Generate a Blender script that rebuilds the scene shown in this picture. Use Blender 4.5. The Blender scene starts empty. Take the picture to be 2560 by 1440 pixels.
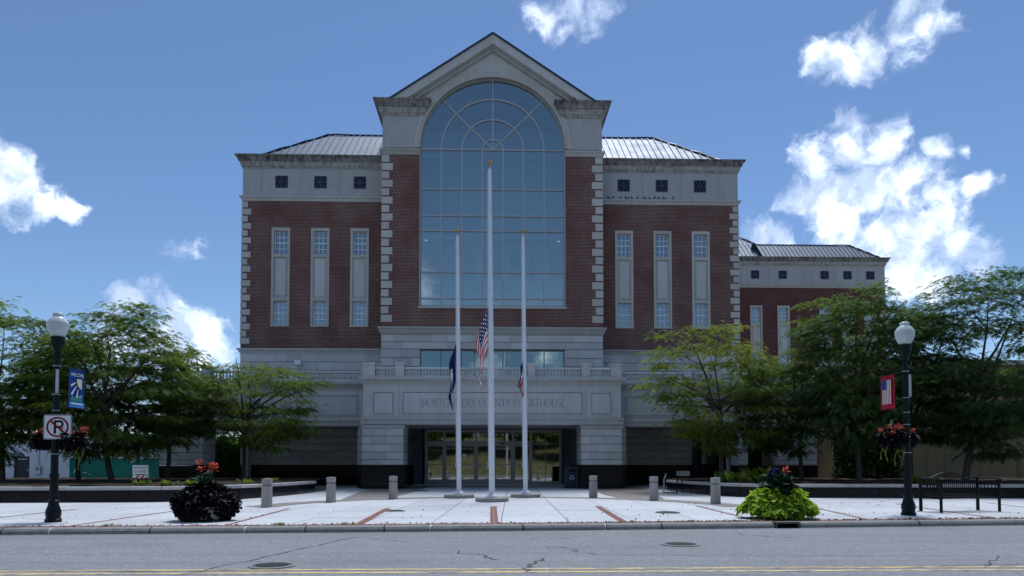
import bpy, math, random
import numpy as np
from mathutils import Vector, Matrix
R = math.radians
scene = bpy.context.scene
COL = scene.collection

# ------------------------------------------------------------------ camera
cam_d = bpy.data.cameras.new('camera')
cam = bpy.data.objects.new('camera', cam_d); COL.objects.link(cam)
cam.location = (0, 0, 1.3)
cam.rotation_euler = (R(92.3), 0, 0)
cam_d.sensor_width = 36; cam_d.lens = 26.016
cam_d.shift_y = 0.144
cam_d.clip_start = 0.05; cam_d.clip_end = 4000
scene.camera = cam

# ------------------------------------------------------------------ light
SUN_EL, SUN_AZ = 66.0, 14.0          # behind the courthouse, a little to the right
SKY_STRENGTH = 0.061
CLOUD_STRENGTH = 1.2
vs = scene.view_settings
vs.view_transform = 'Standard'; vs.look = 'None'; vs.exposure = 0.76; vs.gamma = 1.0
vs.use_curve_mapping = False
vs.use_white_balance = True; vs.white_balance_temperature = 5800; vs.white_balance_tint = 10

# cumulus clouds: directions on the sky dome and angular radius of each billow
CLOUDS = [(-0.536, 0.782, 0.319, 0.028), (-0.53, 0.793, 0.301, 0.033), (-0.549, 0.783, 0.293, 0.039), (-0.514, 0.809, 0.285, 0.02), (-0.5, 0.819, 0.283, 0.015), (-0.565, 0.768, 0.3, 0.042), (-0.448, 0.874, 0.189, 0.024), (-0.413, 0.892, 0.181, 0.031), (-0.386, 0.909, 0.16, 0.028), (-0.367, 0.919, 0.144, 0.019), (-0.427, 0.892, 0.152, 0.04), (-0.465, 0.873, 0.148, 0.035), (-0.395, 0.909, 0.13, 0.033), (0.037, 0.844, 0.536, 0.024), (0.07, 0.84, 0.538, 0.031), (0.098, 0.841, 0.532, 0.022), (0.061, 0.852, 0.52, 0.016), (0.343, 0.818, 0.462, 0.02), (0.371, 0.81, 0.453, 0.029), (0.395, 0.794, 0.462, 0.03), (0.422, 0.778, 0.466, 0.03), (0.441, 0.766, 0.467, 0.025), (0.426, 0.762, 0.488, 0.021), (0.389, 0.81, 0.439, 0.018), (0.355, 0.862, 0.361, 0.028), (0.39, 0.846, 0.364, 0.037), (0.421, 0.832, 0.362, 0.031), (0.351, 0.878, 0.324, 0.026), (0.381, 0.869, 0.316, 0.037), (0.416, 0.852, 0.319, 0.041), (0.449, 0.835, 0.317, 0.036), (0.481, 0.821, 0.307, 0.026), (0.471, 0.809, 0.352, 0.014), (0.491, 0.798, 0.348, 0.009), (0.507, 0.805, 0.308, 0.016), (0.393, 0.876, 0.279, 0.033), (0.433, 0.86, 0.269, 0.041), (0.47, 0.844, 0.259, 0.045), (0.503, 0.829, 0.246, 0.037), (0.492, 0.843, 0.217, 0.04), (0.456, 0.862, 0.222, 0.036), (0.312, 0.905, 0.288, 0.021), (0.331, 0.902, 0.278, 0.02), (0.528, 0.819, 0.225, 0.021),
          (-0.405, 0.875, 0.266, 0.0119), (-0.392, 0.882, 0.262, 0.0119), (-0.380, 0.888, 0.258, 0.0119)]

def build_world():
    w = bpy.data.worlds.new('World'); scene.world = w; w.use_nodes = True
    nt = w.node_tree; nt.nodes.clear()
    n = nt.nodes.new; L = nt.links.new
    out = n('ShaderNodeOutputWorld')
    sky = n('ShaderNodeTexSky'); sky.sky_type = 'NISHITA'; sky.sun_disc = False
    sky.sun_elevation = R(SUN_EL); sky.sun_rotation = R(SUN_AZ)
    sky.air_density = 1.0; sky.dust_density = 0.25; sky.ozone_density = 3.0; sky.altitude = 600
    bg = n('ShaderNodeBackground'); bg.inputs[1].default_value = SKY_STRENGTH
    L(sky.outputs[0], bg.inputs[0])
    tc = n('ShaderNodeTexCoord')
    # warp the direction a little so billows are not round
    wn = n('ShaderNodeTexNoise'); wn.inputs['Scale'].default_value = 22; wn.inputs['Detail'].default_value = 4
    L(tc.outputs['Generated'], wn.inputs['Vector'])
    sub = n('ShaderNodeVectorMath'); sub.operation = 'SUBTRACT'; L(wn.outputs['Color'], sub.inputs[0]); sub.inputs[1].default_value = (.5, .5, .5)
    sc = n('ShaderNodeVectorMath'); sc.operation = 'SCALE'; L(sub.outputs[0], sc.inputs[0]); sc.inputs['Scale'].default_value = 0.045
    ad = n('ShaderNodeVectorMath'); L(tc.outputs['Generated'], ad.inputs[0]); L(sc.outputs[0], ad.inputs[1])
    acc = None
    for (x, y, z, r) in CLOUDS:
        if r != .0119: r *= .84 if x < -.49 else .94
        d = n('ShaderNodeVectorMath'); d.operation = 'DISTANCE'; L(ad.outputs[0], d.inputs[0]); d.inputs[1].default_value = (x, y, z)
        m = n('ShaderNodeMath'); m.operation = 'MULTIPLY_ADD'; L(d.outputs['Value'], m.inputs[0]); wisp = r == .0119; m.inputs[1].default_value = -.5 / (r * 2.2) if wisp else -1 / (r * 1.34); m.inputs[2].default_value = .30 if wisp else 1.0
        if acc is None: acc = m
        else:
            s = n('ShaderNodeMath'); s.operation = 'MAXIMUM'; L(acc.outputs[0], s.inputs[0]); L(m.outputs[0], s.inputs[1]); acc = s
    # the rest of the dome carries the same broken cumulus
    bn = n('ShaderNodeTexNoise'); bn.inputs['Scale'].default_value = 3.2; bn.inputs['Detail'].default_value = 3
    bo = n('ShaderNodeVectorMath'); L(ad.outputs[0], bo.inputs[0]); bo.inputs[1].default_value = (3.7, 1.3, 0.4)
    L(bo.outputs[0], bn.inputs['Vector'])
    bm = n('ShaderNodeMapRange'); L(bn.outputs['Fac'], bm.inputs['Value']); bm.inputs['From Min'].default_value = .50; bm.inputs['From Max'].default_value = .64; bm.inputs['To Min'].default_value = -.6; bm.inputs['To Max'].default_value = .9; bm.clamp = True
    dt = n('ShaderNodeVectorMath'); dt.operation = 'DOT_PRODUCT'; L(tc.outputs['Generated'], dt.inputs[0]); dt.inputs[1].default_value = (0, .955, .296)
    gm = n('ShaderNodeMapRange'); L(dt.outputs['Value'], gm.inputs['Value']); gm.inputs['From Min'].default_value = .62; gm.inputs['From Max'].default_value = .78; gm.inputs['To Min'].default_value = 0; gm.inputs['To Max'].default_value = 3; gm.clamp = True
    bs = n('ShaderNodeMath'); bs.operation = 'SUBTRACT'; L(bm.outputs[0], bs.inputs[0]); L(gm.outputs[0], bs.inputs[1])
    mx = n('ShaderNodeMath'); mx.operation = 'MAXIMUM'; L(acc.outputs[0], mx.inputs[0]); L(bs.outputs[0], mx.inputs[1])
    fn = n('ShaderNodeTexNoise'); fn.inputs['Scale'].default_value = 26; fn.inputs['Detail'].default_value = 9; fn.inputs['Roughness'].default_value = .62
    L(ad.outputs[0], fn.inputs['Vector'])
    fm = n('ShaderNodeMath'); fm.operation = 'MULTIPLY_ADD'; L(fn.outputs['Fac'], fm.inputs[0]); fm.inputs[1].default_value = 2.5; fm.inputs[2].default_value = -1.24
    v = n('ShaderNodeMath'); v.operation = 'ADD'; L(mx.outputs[0], v.inputs[0]); L(fm.outputs[0], v.inputs[1])
    mk = n('ShaderNodeMapRange'); mk.interpolation_type = 'SMOOTHSTEP'; L(v.outputs[0], mk.inputs['Value']); mk.inputs['From Min'].default_value = .02; mk.inputs['From Max'].default_value = 1.0
    # thick cores are a little grey underneath
    gn = n('ShaderNodeTexNoise'); gn.inputs['Scale'].default_value = 14; gn.inputs['Detail'].default_value = 5
    L(ad.outputs[0], gn.inputs['Vector'])
    gr = n('ShaderNodeMapRange'); L(gn.outputs['Fac'], gr.inputs['Value']); gr.inputs['From Min'].default_value = .43; gr.inputs['From Max'].default_value = .68; gr.inputs['To Min'].default_value = .12; gr.inputs['To Max'].default_value = 1
    mc = n('ShaderNodeMix'); mc.data_type = 'RGBA'; L(gr.outputs[0], mc.inputs[0]); mc.inputs[6].default_value = (.26, .31, .40, 1); mc.inputs[7].default_value = (1, 1, 1, 1)
    bc = n('ShaderNodeBackground'); bc.inputs[1].default_value = CLOUD_STRENGTH; L(mc.outputs[2], bc.inputs[0])
    ms = n('ShaderNodeMixShader'); L(mk.outputs[0], ms.inputs[0]); L(bg.outputs[0], ms.inputs[1]); L(bc.outputs[0], ms.inputs[2])
    L(ms.outputs[0], out.inputs[0])
    w.cycles.sampling_method = 'MANUAL'; w.cycles.sample_map_resolution = 512
build_world()

sd = bpy.data.lights.new('sun', 'SUN'); sd.energy = 2.15; sd.angle = R(20); sd.color = (1, .97, .93)
sun = bpy.data.objects.new('sun', sd); COL.objects.link(sun)
sv = Vector((math.sin(R(SUN_AZ)) * math.cos(R(SUN_EL)), math.cos(R(SUN_AZ)) * math.cos(R(SUN_EL)), math.sin(R(SUN_EL))))
sun.rotation_euler = sv.to_track_quat('Z', 'Y').to_euler(); sun.location = sv * 200
scene.cycles.max_bounces = 8; scene.cycles.transparent_max_bounces = 12
scene.cycles.caustics_reflective = False; scene.cycles.caustics_refractive = False
scene.cycles.sample_clamp_indirect = 6

# ------------------------------------------------------------------ materials
M = {}
class G:
    """small node-graph helper"""
    def __init__(s, name):
        s.m = bpy.data.materials.new(name); s.m.use_nodes = True
        s.nt = s.m.node_tree; s.b = s.nt.nodes['Principled BSDF']; s.out = s.nt.nodes['Material Output']
        M[name] = s.m
    def n(s, t, **kw):
        nd = s.nt.nodes.new('ShaderNode' + t)
        for k, v in kw.items():
            if k in nd.inputs:
                if hasattr(v, 'is_output'): s.nt.links.new(v, nd.inputs[k])
                else: nd.inputs[k].default_value = v
            else: setattr(nd, k, v)
        return nd
    def l(s, a, b): s.nt.links.new(a, b)
    def coord(s, kind='Object', scale=(1, 1, 1)):
        tc = s.n('TexCoord'); mp = s.n('Mapping'); s.l(tc.outputs[kind], mp.inputs['Vector']); mp.inputs['Scale'].default_value = scale
        return mp.outputs[0]
    def noise(s, vec, scale, detail=4, rough=.55, dist=0):
        nd = s.n('TexNoise'); s.l(vec, nd.inputs['Vector']); nd.inputs['Scale'].default_value = scale; nd.inputs['Detail'].default_value = detail
        nd.inputs['Roughness'].default_value = rough; nd.inputs['Distortion'].default_value = dist
        return nd.outputs['Fac']
    def rng(s, v, a, b, c=0., d=1.):
        nd = s.n('MapRange'); s.l(v, nd.inputs['Value'])
        nd.inputs['From Min'].default_value = a; nd.inputs['From Max'].default_value = b; nd.inputs['To Min'].default_value = c; nd.inputs['To Max'].default_value = d
        return nd.outputs[0]
    def math(s, op, a, b=None):
        nd = s.n('Math', operation=op)
        for i, x in enumerate((a, b)):
            if x is None: continue
            if hasattr(x, 'is_output'): s.l(x, nd.inputs[i])
            else: nd.inputs[i].default_value = x
        return nd.outputs[0]
    def mix(s, f, a, b, mode='MIX'):
        nd = s.n('Mix', data_type='RGBA', blend_type=mode)
        for i, x in ((0, f), (6, a), (7, b)):
            if hasattr(x, 'is_output'): s.l(x, nd.inputs[i])
            elif i: nd.inputs[i].default_value = (*x, 1) if len(x) == 3 else x
            else: nd.inputs[0].default_value = x
        return nd.outputs[2]
    def base(s, c):
        if hasattr(c, 'is_output'): s.l(c, s.b.inputs['Base Color'])
        else: s.b.inputs['Base Color'].default_value = (*c, 1)
    def set(s, rough=None, metal=None, spec=None):
        for k, v in (('Roughness', rough), ('Metallic', metal), ('Specular IOR Level', spec)):
            if v is None: continue
            if hasattr(v, 'is_output'): s.l(v, s.b.inputs[k])
            else: s.b.inputs[k].default_value = v
    def bump(s, h, st=.3, d=.02):
        bn = s.n('Bump'); s.l(h, bn.inputs['Height']); bn.inputs['Strength'].default_value = st; bn.inputs['Distance'].default_value = d
        s.l(bn.outputs[0], s.b.inputs['Normal'])
    def rand(s): return s.n('ObjectInfo').outputs['Random']

def simple(name, c, rough=.6, metal=0, var=.12, scale=6, spec=.4, bump=0, coord='Object'):
    g = G(name); v = g.coord(coord)
    nz = g.noise(v, scale, 5)
    a = tuple(max(0, x * (1 - var)) for x in c); b = tuple(min(1, x * (1 + var)) for x in c)
    g.base(g.mix(nz, a, b)); g.set(rough, metal, spec)
    if bump: g.bump(g.noise(v, scale * 8, 3), bump, .01)
    return g

def stone(name, c, stain=0., var=.10, rnd=.14, streak=(1.6, 1.6, .22), lo=.42, hi=.66, base2=.35):
    g = G(name); v = g.coord()
    big = g.noise(v, .7, 4); fine = g.noise(v, 9, 5)
    col = g.mix(big, tuple(x * (1 - var) for x in c), tuple(x * (1 + var) for x in c))
    col = g.mix(g.rng(fine, .3, .7, 0, .35), col, tuple(x * .82 for x in c))
    rr = g.rng(g.rand(), 0, 1, 1 - rnd, 1 + rnd)
    col = g.mix(1.0, col, g.n('CombineColor', Red=rr, Green=rr, Blue=rr).outputs[0], 'MULTIPLY')
    if stain:
        sv_ = g.coord('Object', streak)
        st = g.noise(sv_, 1.6, 7, .68)
        st2 = g.noise(g.coord('Object', (.5, .5, 2.2)), .9, 3)
        f = g.math('MULTIPLY', g.rng(st, lo, hi), g.rng(st2, .36, .6, base2, 1))
        col = g.mix(g.math('MULTIPLY', f, stain), col, (.035, .035, .033))
    g.base(col); g.set(.82, 0, .25); g.bump(fine, .15, .01)
    return g
stone('limestone', (.48, .47, .45), stain=.18)
stone('block_stone', (.53, .525, .51), stain=.10, rnd=.13)
stone('quoin_stone', (.50, .485, .45), stain=.12, rnd=.08)
stone('panel_stone', (.56, .56, .55), stain=.15, rnd=.06)
stone('attic_stucco', (.42, .42, .42), stain=.16, rnd=.03)
stone('stained_stone', (.42, .405, .375), stain=.7, rnd=.04, streak=(3.4, 3.4, .13))
stone('stain_shade_stone', (.36, .345, .32), stain=.95, rnd=.04, streak=(2.6, 2.6, .10), lo=.30, hi=.60, base2=.62)  # stain streaks plus shade of the upper cornice cove, both in the colour
stone('joint_stone', (.16, .155, .15), rnd=0)
stone('groove_stone', (.27, .265, .255), rnd=0)
stone('engraved_stone', (.29, .285, .275), rnd=0)
stone('baluster_stone', (.60, .59, .57), stain=.2, rnd=.08)
stone('cap_stone', (.44, .43, .40), stain=.2, rnd=.12)
stone('bollard_concrete', (.36, .34, .31), stain=.35, rnd=.10, streak=(5, 5, .8))
stone('disc_concrete', (.30, .285, .25), stain=.4, rnd=.05)

def brick_mat(name, a, b, mortar, bw=.215, bh=.088, ms=.015):
    g = G(name); tc = g.n('TexCoord'); sx = g.n('SeparateXYZ'); g.l(tc.outputs['Object'], sx.inputs[0])
    u = g.math('ADD', sx.outputs[0], sx.outputs[1])
    v = g.n('CombineXYZ', X=u, Y=sx.outputs[2]).outputs[0]
    br = g.n('TexBrick'); g.l(v, br.inputs['Vector'])
    br.inputs['Scale'].default_value = 1; br.inputs['Brick Width'].default_value = bw; br.inputs['Row Height'].default_value = bh
    br.inputs['Mortar Size'].default_value = ms; br.inputs['Mortar Smooth'].default_value = .1
    br.inputs['Color1'].default_value = (*a, 1); br.inputs['Color2'].default_value = (*b, 1); br.inputs['Mortar'].default_value = (*mortar, 1)
    o = tc.outputs['Object']
    big = g.noise(o, .55, 5, .6); sm = g.noise(o, 14, 3)
    col = g.mix(g.rng(big, .35, .65, 0, .55), br.outputs['Color'], (.105, .032, .028))
    col = g.mix(g.rng(sm, .4, .7, 0, .3), col, (.05, .03, .03)); md = g.noise(g.coord('Object', (1, 1, 3)), 4.5, 5, .8); col = g.mix(g.rng(md, .54, .68, 0, .25), col, (.26, .17, .15)); col = g.mix(g.rng(md, .46, .34, 0, .35), col, (.04, .018, .018))
    g.base(col); g.set(.85, 0, .2); g.bump(g.math('SUBTRACT', 1.0, br.outputs['Fac']), .5, .012)
brick_mat('brick', (.165, .043, .033), (.075, .020, .017), (.35, .29, .255))
brick_mat('annex_brick', (.13, .05, .042), (.09, .036, .032), (.19, .13, .12), ms=.010)

# polished black granite, dark metals, glass
g = G('black_granite'); v = g.coord(); sp = g.noise(v, 60, 2); big = g.noise(v, 1.2, 3)
g.base(g.mix(g.rng(sp, .55, .75), (.008, .0085, .011), (.05, .05, .055))); g.set(g.rng(big, .3, .7, .06, .16), 0, .14)
simple('dark_iron', (.004, .0045, .006), .5, .0, .3, 12, .14)
simple('lamp_green', (.004, .009, .010), .45, .0, .3, 9, .2)
simple('grille_metal', (.045, .055, .085), .5, .3, .2, 6)
simple('void', (.01, .011, .013), .8, 0, .1, 2, .2)
simple('frame_metal', (.36, .38, .40), .5, .4, .08, 5)
simple('door_metal', (.23, .225, .22), .45, .5, .1, 4)
simple('window_white', (.78, .80, .82), .5, 0, .06, 5)
simple('galvanised', (.45, .46, .48), .4, .7, .15, 8)
simple('white_paint', (.74, .76, .78), .45, 0, .08, 3)
simple('gold_ball', (.42, .30, .13), .32, .85, .15, 10)
simple('interior_wall', (.72, .73, .73), .8, 0, .06, 1)
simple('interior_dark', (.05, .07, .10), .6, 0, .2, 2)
simple('interior_floor', (.32, .31, .30), .5, 0, .1, 1)
simple('bin_blue', (.012, .016, .035), .42, 0, .2, 6)
g = G('pole_white'); v = g.coord('Object', (3, 3, .5)); nz = g.noise(v, 3, 6, .7)
g.base(g.mix(g.rng(nz, .56, .72, 0, .55), (.66, .68, .71), (.36, .35, .34))); g.set(.38, .1, .5)

g = G('metal_roof'); v = g.coord(); nz = g.noise(v, .8, 4)
rr = g.rand()
g.base(g.mix(g.rng(g.math('ADD', nz, g.math('MULTIPLY', rr, .35)), .4, .9), (.085, .11, .15), (.13, .155, .195))); g.set(g.rng(nz, .3, .7, .5, .62), .2, .3)
simple('roof_edge', (.035, .05, .085), .4, .4, .1, 3)

def glass(name, tint, refl, trans):
    g = G(name); g.nt.nodes.remove(g.b)
    lw = g.n('LayerWeight'); lw.inputs['Blend'].default_value = .28
    gl = g.n('BsdfGlossy'); gl.inputs['Roughness'].default_value = .015; gl.inputs['Color'].default_value = (*tint, 1)
    v = g.coord(); bp = g.n('Bump'); g.l(g.noise(v, .45, 2), bp.inputs['Height']); bp.inputs['Strength'].default_value = .03; bp.inputs['Distance'].default_value = .1
    g.l(bp.outputs[0], gl.inputs['Normal'])
    tr = g.n('BsdfTransparent'); tr.inputs['Color'].default_value = (*trans, 1)
    f = g.rng(lw.outputs['Fresnel'], .03, .6, refl, .9)
    ms = g.n('MixShader'); g.l(f, ms.inputs[0]); g.l(tr.outputs[0], ms.inputs[1]); g.l(gl.outputs[0], ms.inputs[2])
    g.l(ms.outputs[0], g.out.inputs[0])
glass('curtain_glass', (.94, .94, .86), .34, (.74, .86, .88))
glass('sash_glass', (.82, .86, .84), .28, (.62, .70, .74))
glass('door_glass', (.9, .92, .84), .30, (.28, .30, .29))
glass('band_glass', (.72, .84, .84), .24, (.42, .56, .56))

# concrete, asphalt, pavers
g = G('plaza_concrete'); v = g.coord(); big = g.noise(v, .35, 4); mid = g.noise(v, 4, 6, .65); fine = g.noise(v, 60, 3)
col = g.mix(big, (.46, .465, .47), (.55, .555, .555)); col = g.mix(g.rng(mid, .5, .75, 0, .55), col, (.32, .318, .31)); st = g.noise(v, 1.1, 6, .7); col = g.mix(g.rng(st, .56, .70, 0, .5), col, (.30, .30, .29)); sptv = g.n('TexVoronoi'); g.l(v, sptv.inputs['Vector']); sptv.inputs['Scale'].default_value = 3.1; col = g.mix(g.rng(sptv.outputs['Distance'], .045, .02, 0, .7), col, (.10, .10, .10))
rr = g.rng(g.rand(), 0, 1, .9, 1.07); col = g.mix(1., col, g.n('CombineColor', Red=rr, Green=rr, Blue=rr).outputs[0], 'MULTIPLY')
col = g.mix(g.rng(fine, .58, .72, 0, .3), col, (.27, .27, .27)); g.base(col); g.set(.8, 0, .3); g.bump(fine, .25, .006)
g = G('joint_dark'); g.base((.10, .095, .085)); g.set(.9)
g = G('kerb_concrete'); v = g.coord(); big = g.noise(v, .9, 5); mid = g.noise(v, 7, 6, .7)
col = g.mix(big, (.20, .205, .19), (.29, .285, .27)); col = g.mix(g.rng(mid, .5, .72, 0, .7), col, (.10, .105, .10))
g.base(col); g.set(.85, 0, .25); g.bump(mid, .3, .01)
simple('kerb_mortar', (.62, .62, .60), .8, 0, .1, 10)
g = G('asphalt'); v = g.coord(); big = g.noise(v, .22, 5, .6); fine = g.noise(v, 34, 4, .8); sp = g.n('TexVoronoi'); g.l(v, sp.inputs['Vector']); sp.inputs['Scale'].default_value = 46
col = g.mix(big, (.215, .217, .222), (.28, .28, .282))
col = g.mix(g.rng(fine, .40, .64, 0, .8), col, (.13, .132, .137))
col = g.mix(g.rng(sp.outputs['Color'], .72, .95, 0, .75), col, (.46, .46, .455))
md = g.noise(v, 8, 6, .8); col = g.mix(g.rng(md, .50, .64, 0, .55), col, (.12, .122, .127)); col = g.mix(g.rng(md, .46, .36, 0, .35), col, (.36, .36, .36)); pt = g.noise(g.coord('Object', (.35, 1, 1)), .6, 4, .6); col = g.mix(g.rng(pt, .56, .64, 0, .3), col, (.13, .132, .136))
strp = g.noise(g.coord('Object', (.05, 1.1, 1)), 1.3, 3); col = g.mix(g.rng(strp, .48, .64, 0, .5), col, (.17, .172, .176))
g.base(col); g.set(.86, 0, .3); g.bump(fine, .5, .012)
g = G('crack_tar'); g.base((.028, .028, .03)); g.set(.8)
g = G('line_yellow'); v = g.coord(); nz = g.noise(v, 9, 6, .75); wr = g.noise(g.coord('Object', (1, 6, 1)), 3, 5, .7)
col = g.mix(nz, (.60, .42, .13), (.72, .54, .22)); col = g.mix(g.rng(wr, .49, .57, 0, .95), col, (.15, .15, .15)); g.base(col); g.set(.8)
g = G('red_brick_paver'); v = g.coord(); rr = g.noise(v, 5, 4); col = g.mix(rr, (.17, .066, .048), (.26, .11, .078)); col = g.mix(g.rng(g.noise(v, 30, 3), .5, .8, 0, .5), col, (.10, .05, .04)); g.base(col); g.set(.85)
g = G('paver_field'); v = g.coord(); br = g.n('TexBrick'); g.l(v, br.inputs['Vector']); br.inputs['Scale'].default_value = 1; br.inputs['Brick Width'].default_value = .21; br.inputs['Row Height'].default_value = .105; br.inputs['Mortar Size'].default_value = .008
br.inputs['Color1'].default_value = (.21, .185, .155, 1); br.inputs['Color2'].default_value = (.28, .245, .21, 1); br.inputs['Mortar'].default_value = (.10, .09, .08, 1)
col = g.mix(g.rng(g.noise(v, .8, 5), .35, .7, 0, .6), br.outputs['Color'], (.155, .14, .125)); g.base(col); g.set(.85); g.bump(g.math('SUBTRACT', 1., br.outputs['Fac']), .3, .01)
g = G('mulch'); v = g.coord(); nz = g.noise(v, 14, 6, .7); col = g.mix(nz, (.018, .013, .010), (.085, .062, .045)); g.base(col); g.set(.95, 0, .1); g.bump(nz, 1, .08)
g = G('earth'); v = g.coord(); nz = g.noise(v, .3, 6, .7); g.base(g.mix(nz, (.16, .16, .15), (.24, .235, .22))); g.set(.95)
g = G('dry_grass'); v = g.coord(); nz = g.noise(v, 1.2, 7, .7); g.base(g.mix(g.rng(nz, .35, .65), (.075, .085, .035), (.22, .185, .10))); g.set(.95, 0, .1); g.bump(nz, 1, .2)
g = G('ochre_stucco'); v = g.coord(); nz = g.noise(v, .8, 6, .65); st = g.noise(g.coord('Object', (2.5, 2.5, .15)), 1.2, 5)
col = g.mix(nz, (.17, .135, .07), (.235, .19, .10)); col = g.mix(g.rng(st, .55, .72, 0, .6), col, (.09, .075, .04)); g.base(col); g.set(.9, 0, .2); g.bump(nz, .3, .05)
g = G('white_block'); v = g.coord(); nz = g.noise(v, 1.4, 6, .65); g.base(g.mix(nz, (.60, .64, .71), (.72, .75, .80))); g.set(.7); g.bump(nz, .3, .05)
g = G('green_mesh'); v = g.coord(); nz = g.noise(v, .9, 4); wv = g.noise(g.coord('Object', (1, 1, 40)), 3, 2)
g.base(g.mix(g.math('MULTIPLY', nz, g.rng(wv, .3, .7, .7, 1.2)), (.008, .075, .06), (.02, .20, .16))); g.set(.75, 0, .2)
g = G('cast_iron'); v = g.coord(); nz = g.noise(v, 22, 3); g.base(g.mix(nz, (.07, .068, .065), (.17, .165, .16))); g.set(.55, .6); g.bump(nz, .4, .01)

def bark(name, a, b):
    g = G(name); v = g.coord('Object', (9, 9, 1.6)); nz = g.noise(v, 2.2, 6, .7); g.base(g.mix(nz, a, b)); g.set(.95, 0, .15); g.bump(nz, .8, .03)
bark('bark', (.030, .026, .022), (.115, .10, .085))
bark('twig', (.022, .018, .014), (.06, .05, .04))

def leafmat(name, a, b, c, trans=.45, rough=.6, spec=.08):
    """leaf colour runs from a to b to c with the face attribute 'tint'"""
    g = G(name); at = g.n('Attribute', attribute_name='tint'); t = at.outputs['Fac']
    col = g.mix(g.rng(t, 0, .55), a, b); col = g.mix(g.rng(t, .55, 1.), col, c)
    g.base(col); g.set(rough, 0, spec)
    if trans:
        tl = g.n('BsdfTranslucent'); br = g.mix(1., col, (1.15, 1.25, .55), 'MULTIPLY'); g.l(br, tl.inputs['Color'])
        ms = g.n('MixShader'); ms.inputs[0].default_value = trans; g.l(g.b.outputs[0], ms.inputs[1]); g.l(tl.outputs[0], ms.inputs[2]); g.l(ms.outputs[0], g.out.inputs[0])
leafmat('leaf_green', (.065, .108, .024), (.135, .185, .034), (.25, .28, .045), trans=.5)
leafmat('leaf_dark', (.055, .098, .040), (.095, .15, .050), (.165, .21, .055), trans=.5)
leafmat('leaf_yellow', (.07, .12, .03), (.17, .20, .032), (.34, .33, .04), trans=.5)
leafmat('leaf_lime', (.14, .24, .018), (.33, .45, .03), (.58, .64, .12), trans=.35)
leafmat('leaf_purple', (.003, .0025, .0035), (.006, .0045, .007), (.018, .012, .020), trans=.05, rough=.5, spec=.12)
leafmat('leaf_blue_green', (.012, .030, .020), (.025, .055, .036), (.07, .11, .075), trans=.15)
leafmat('petal_red', (.36, .030, .022), (.55, .06, .04), (.65, .16, .09), trans=.25)
leafmat('petal_coral', (.42, .05, .055), (.58, .11, .10), (.66, .20, .15), trans=.25)
leafmat('petal_purple', (.035, .02, .16), (.06, .035, .26), (.12, .08, .32), trans=.2)
leafmat('dry_leaf', (.06, .035, .018), (.13, .075, .035), (.22, .15, .07), trans=.1)
leafmat('vine_pale', (.16, .19, .05), (.24, .26, .08), (.34, .36, .14), trans=.2)
g = G('globe_glass'); v = g.coord(); g.base(g.mix(g.noise(v, 3, 3), (.66, .74, .74), (.78, .84, .84))); g.set(.12, 0, .5); g.b.inputs['Transmission Weight'].default_value = .25; g.b.inputs['IOR'].default_value = 1.2

# ------------------------------------------------------------------ geometry helpers
def obj(name, me, parent=None, loc=None, rot=None):
    o = bpy.data.objects.new(name, me); COL.objects.link(o)
    if parent is not None: o.parent = parent
    if loc is not None: o.location = loc
    if rot is not None: o.rotation_euler = rot
    return o
def empty(name, loc=(0, 0, 0), rz=0., parent=None):
    o = obj(name, None, parent, loc, (0, 0, rz)); o.empty_display_size = .2
    return o
def tag(o, label=None, cat=None, group=None, kind=None):
    if label: o['label'] = label
    if cat: o['category'] = cat
    if group: o['group'] = group
    if kind: o['kind'] = kind
    return o

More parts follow.
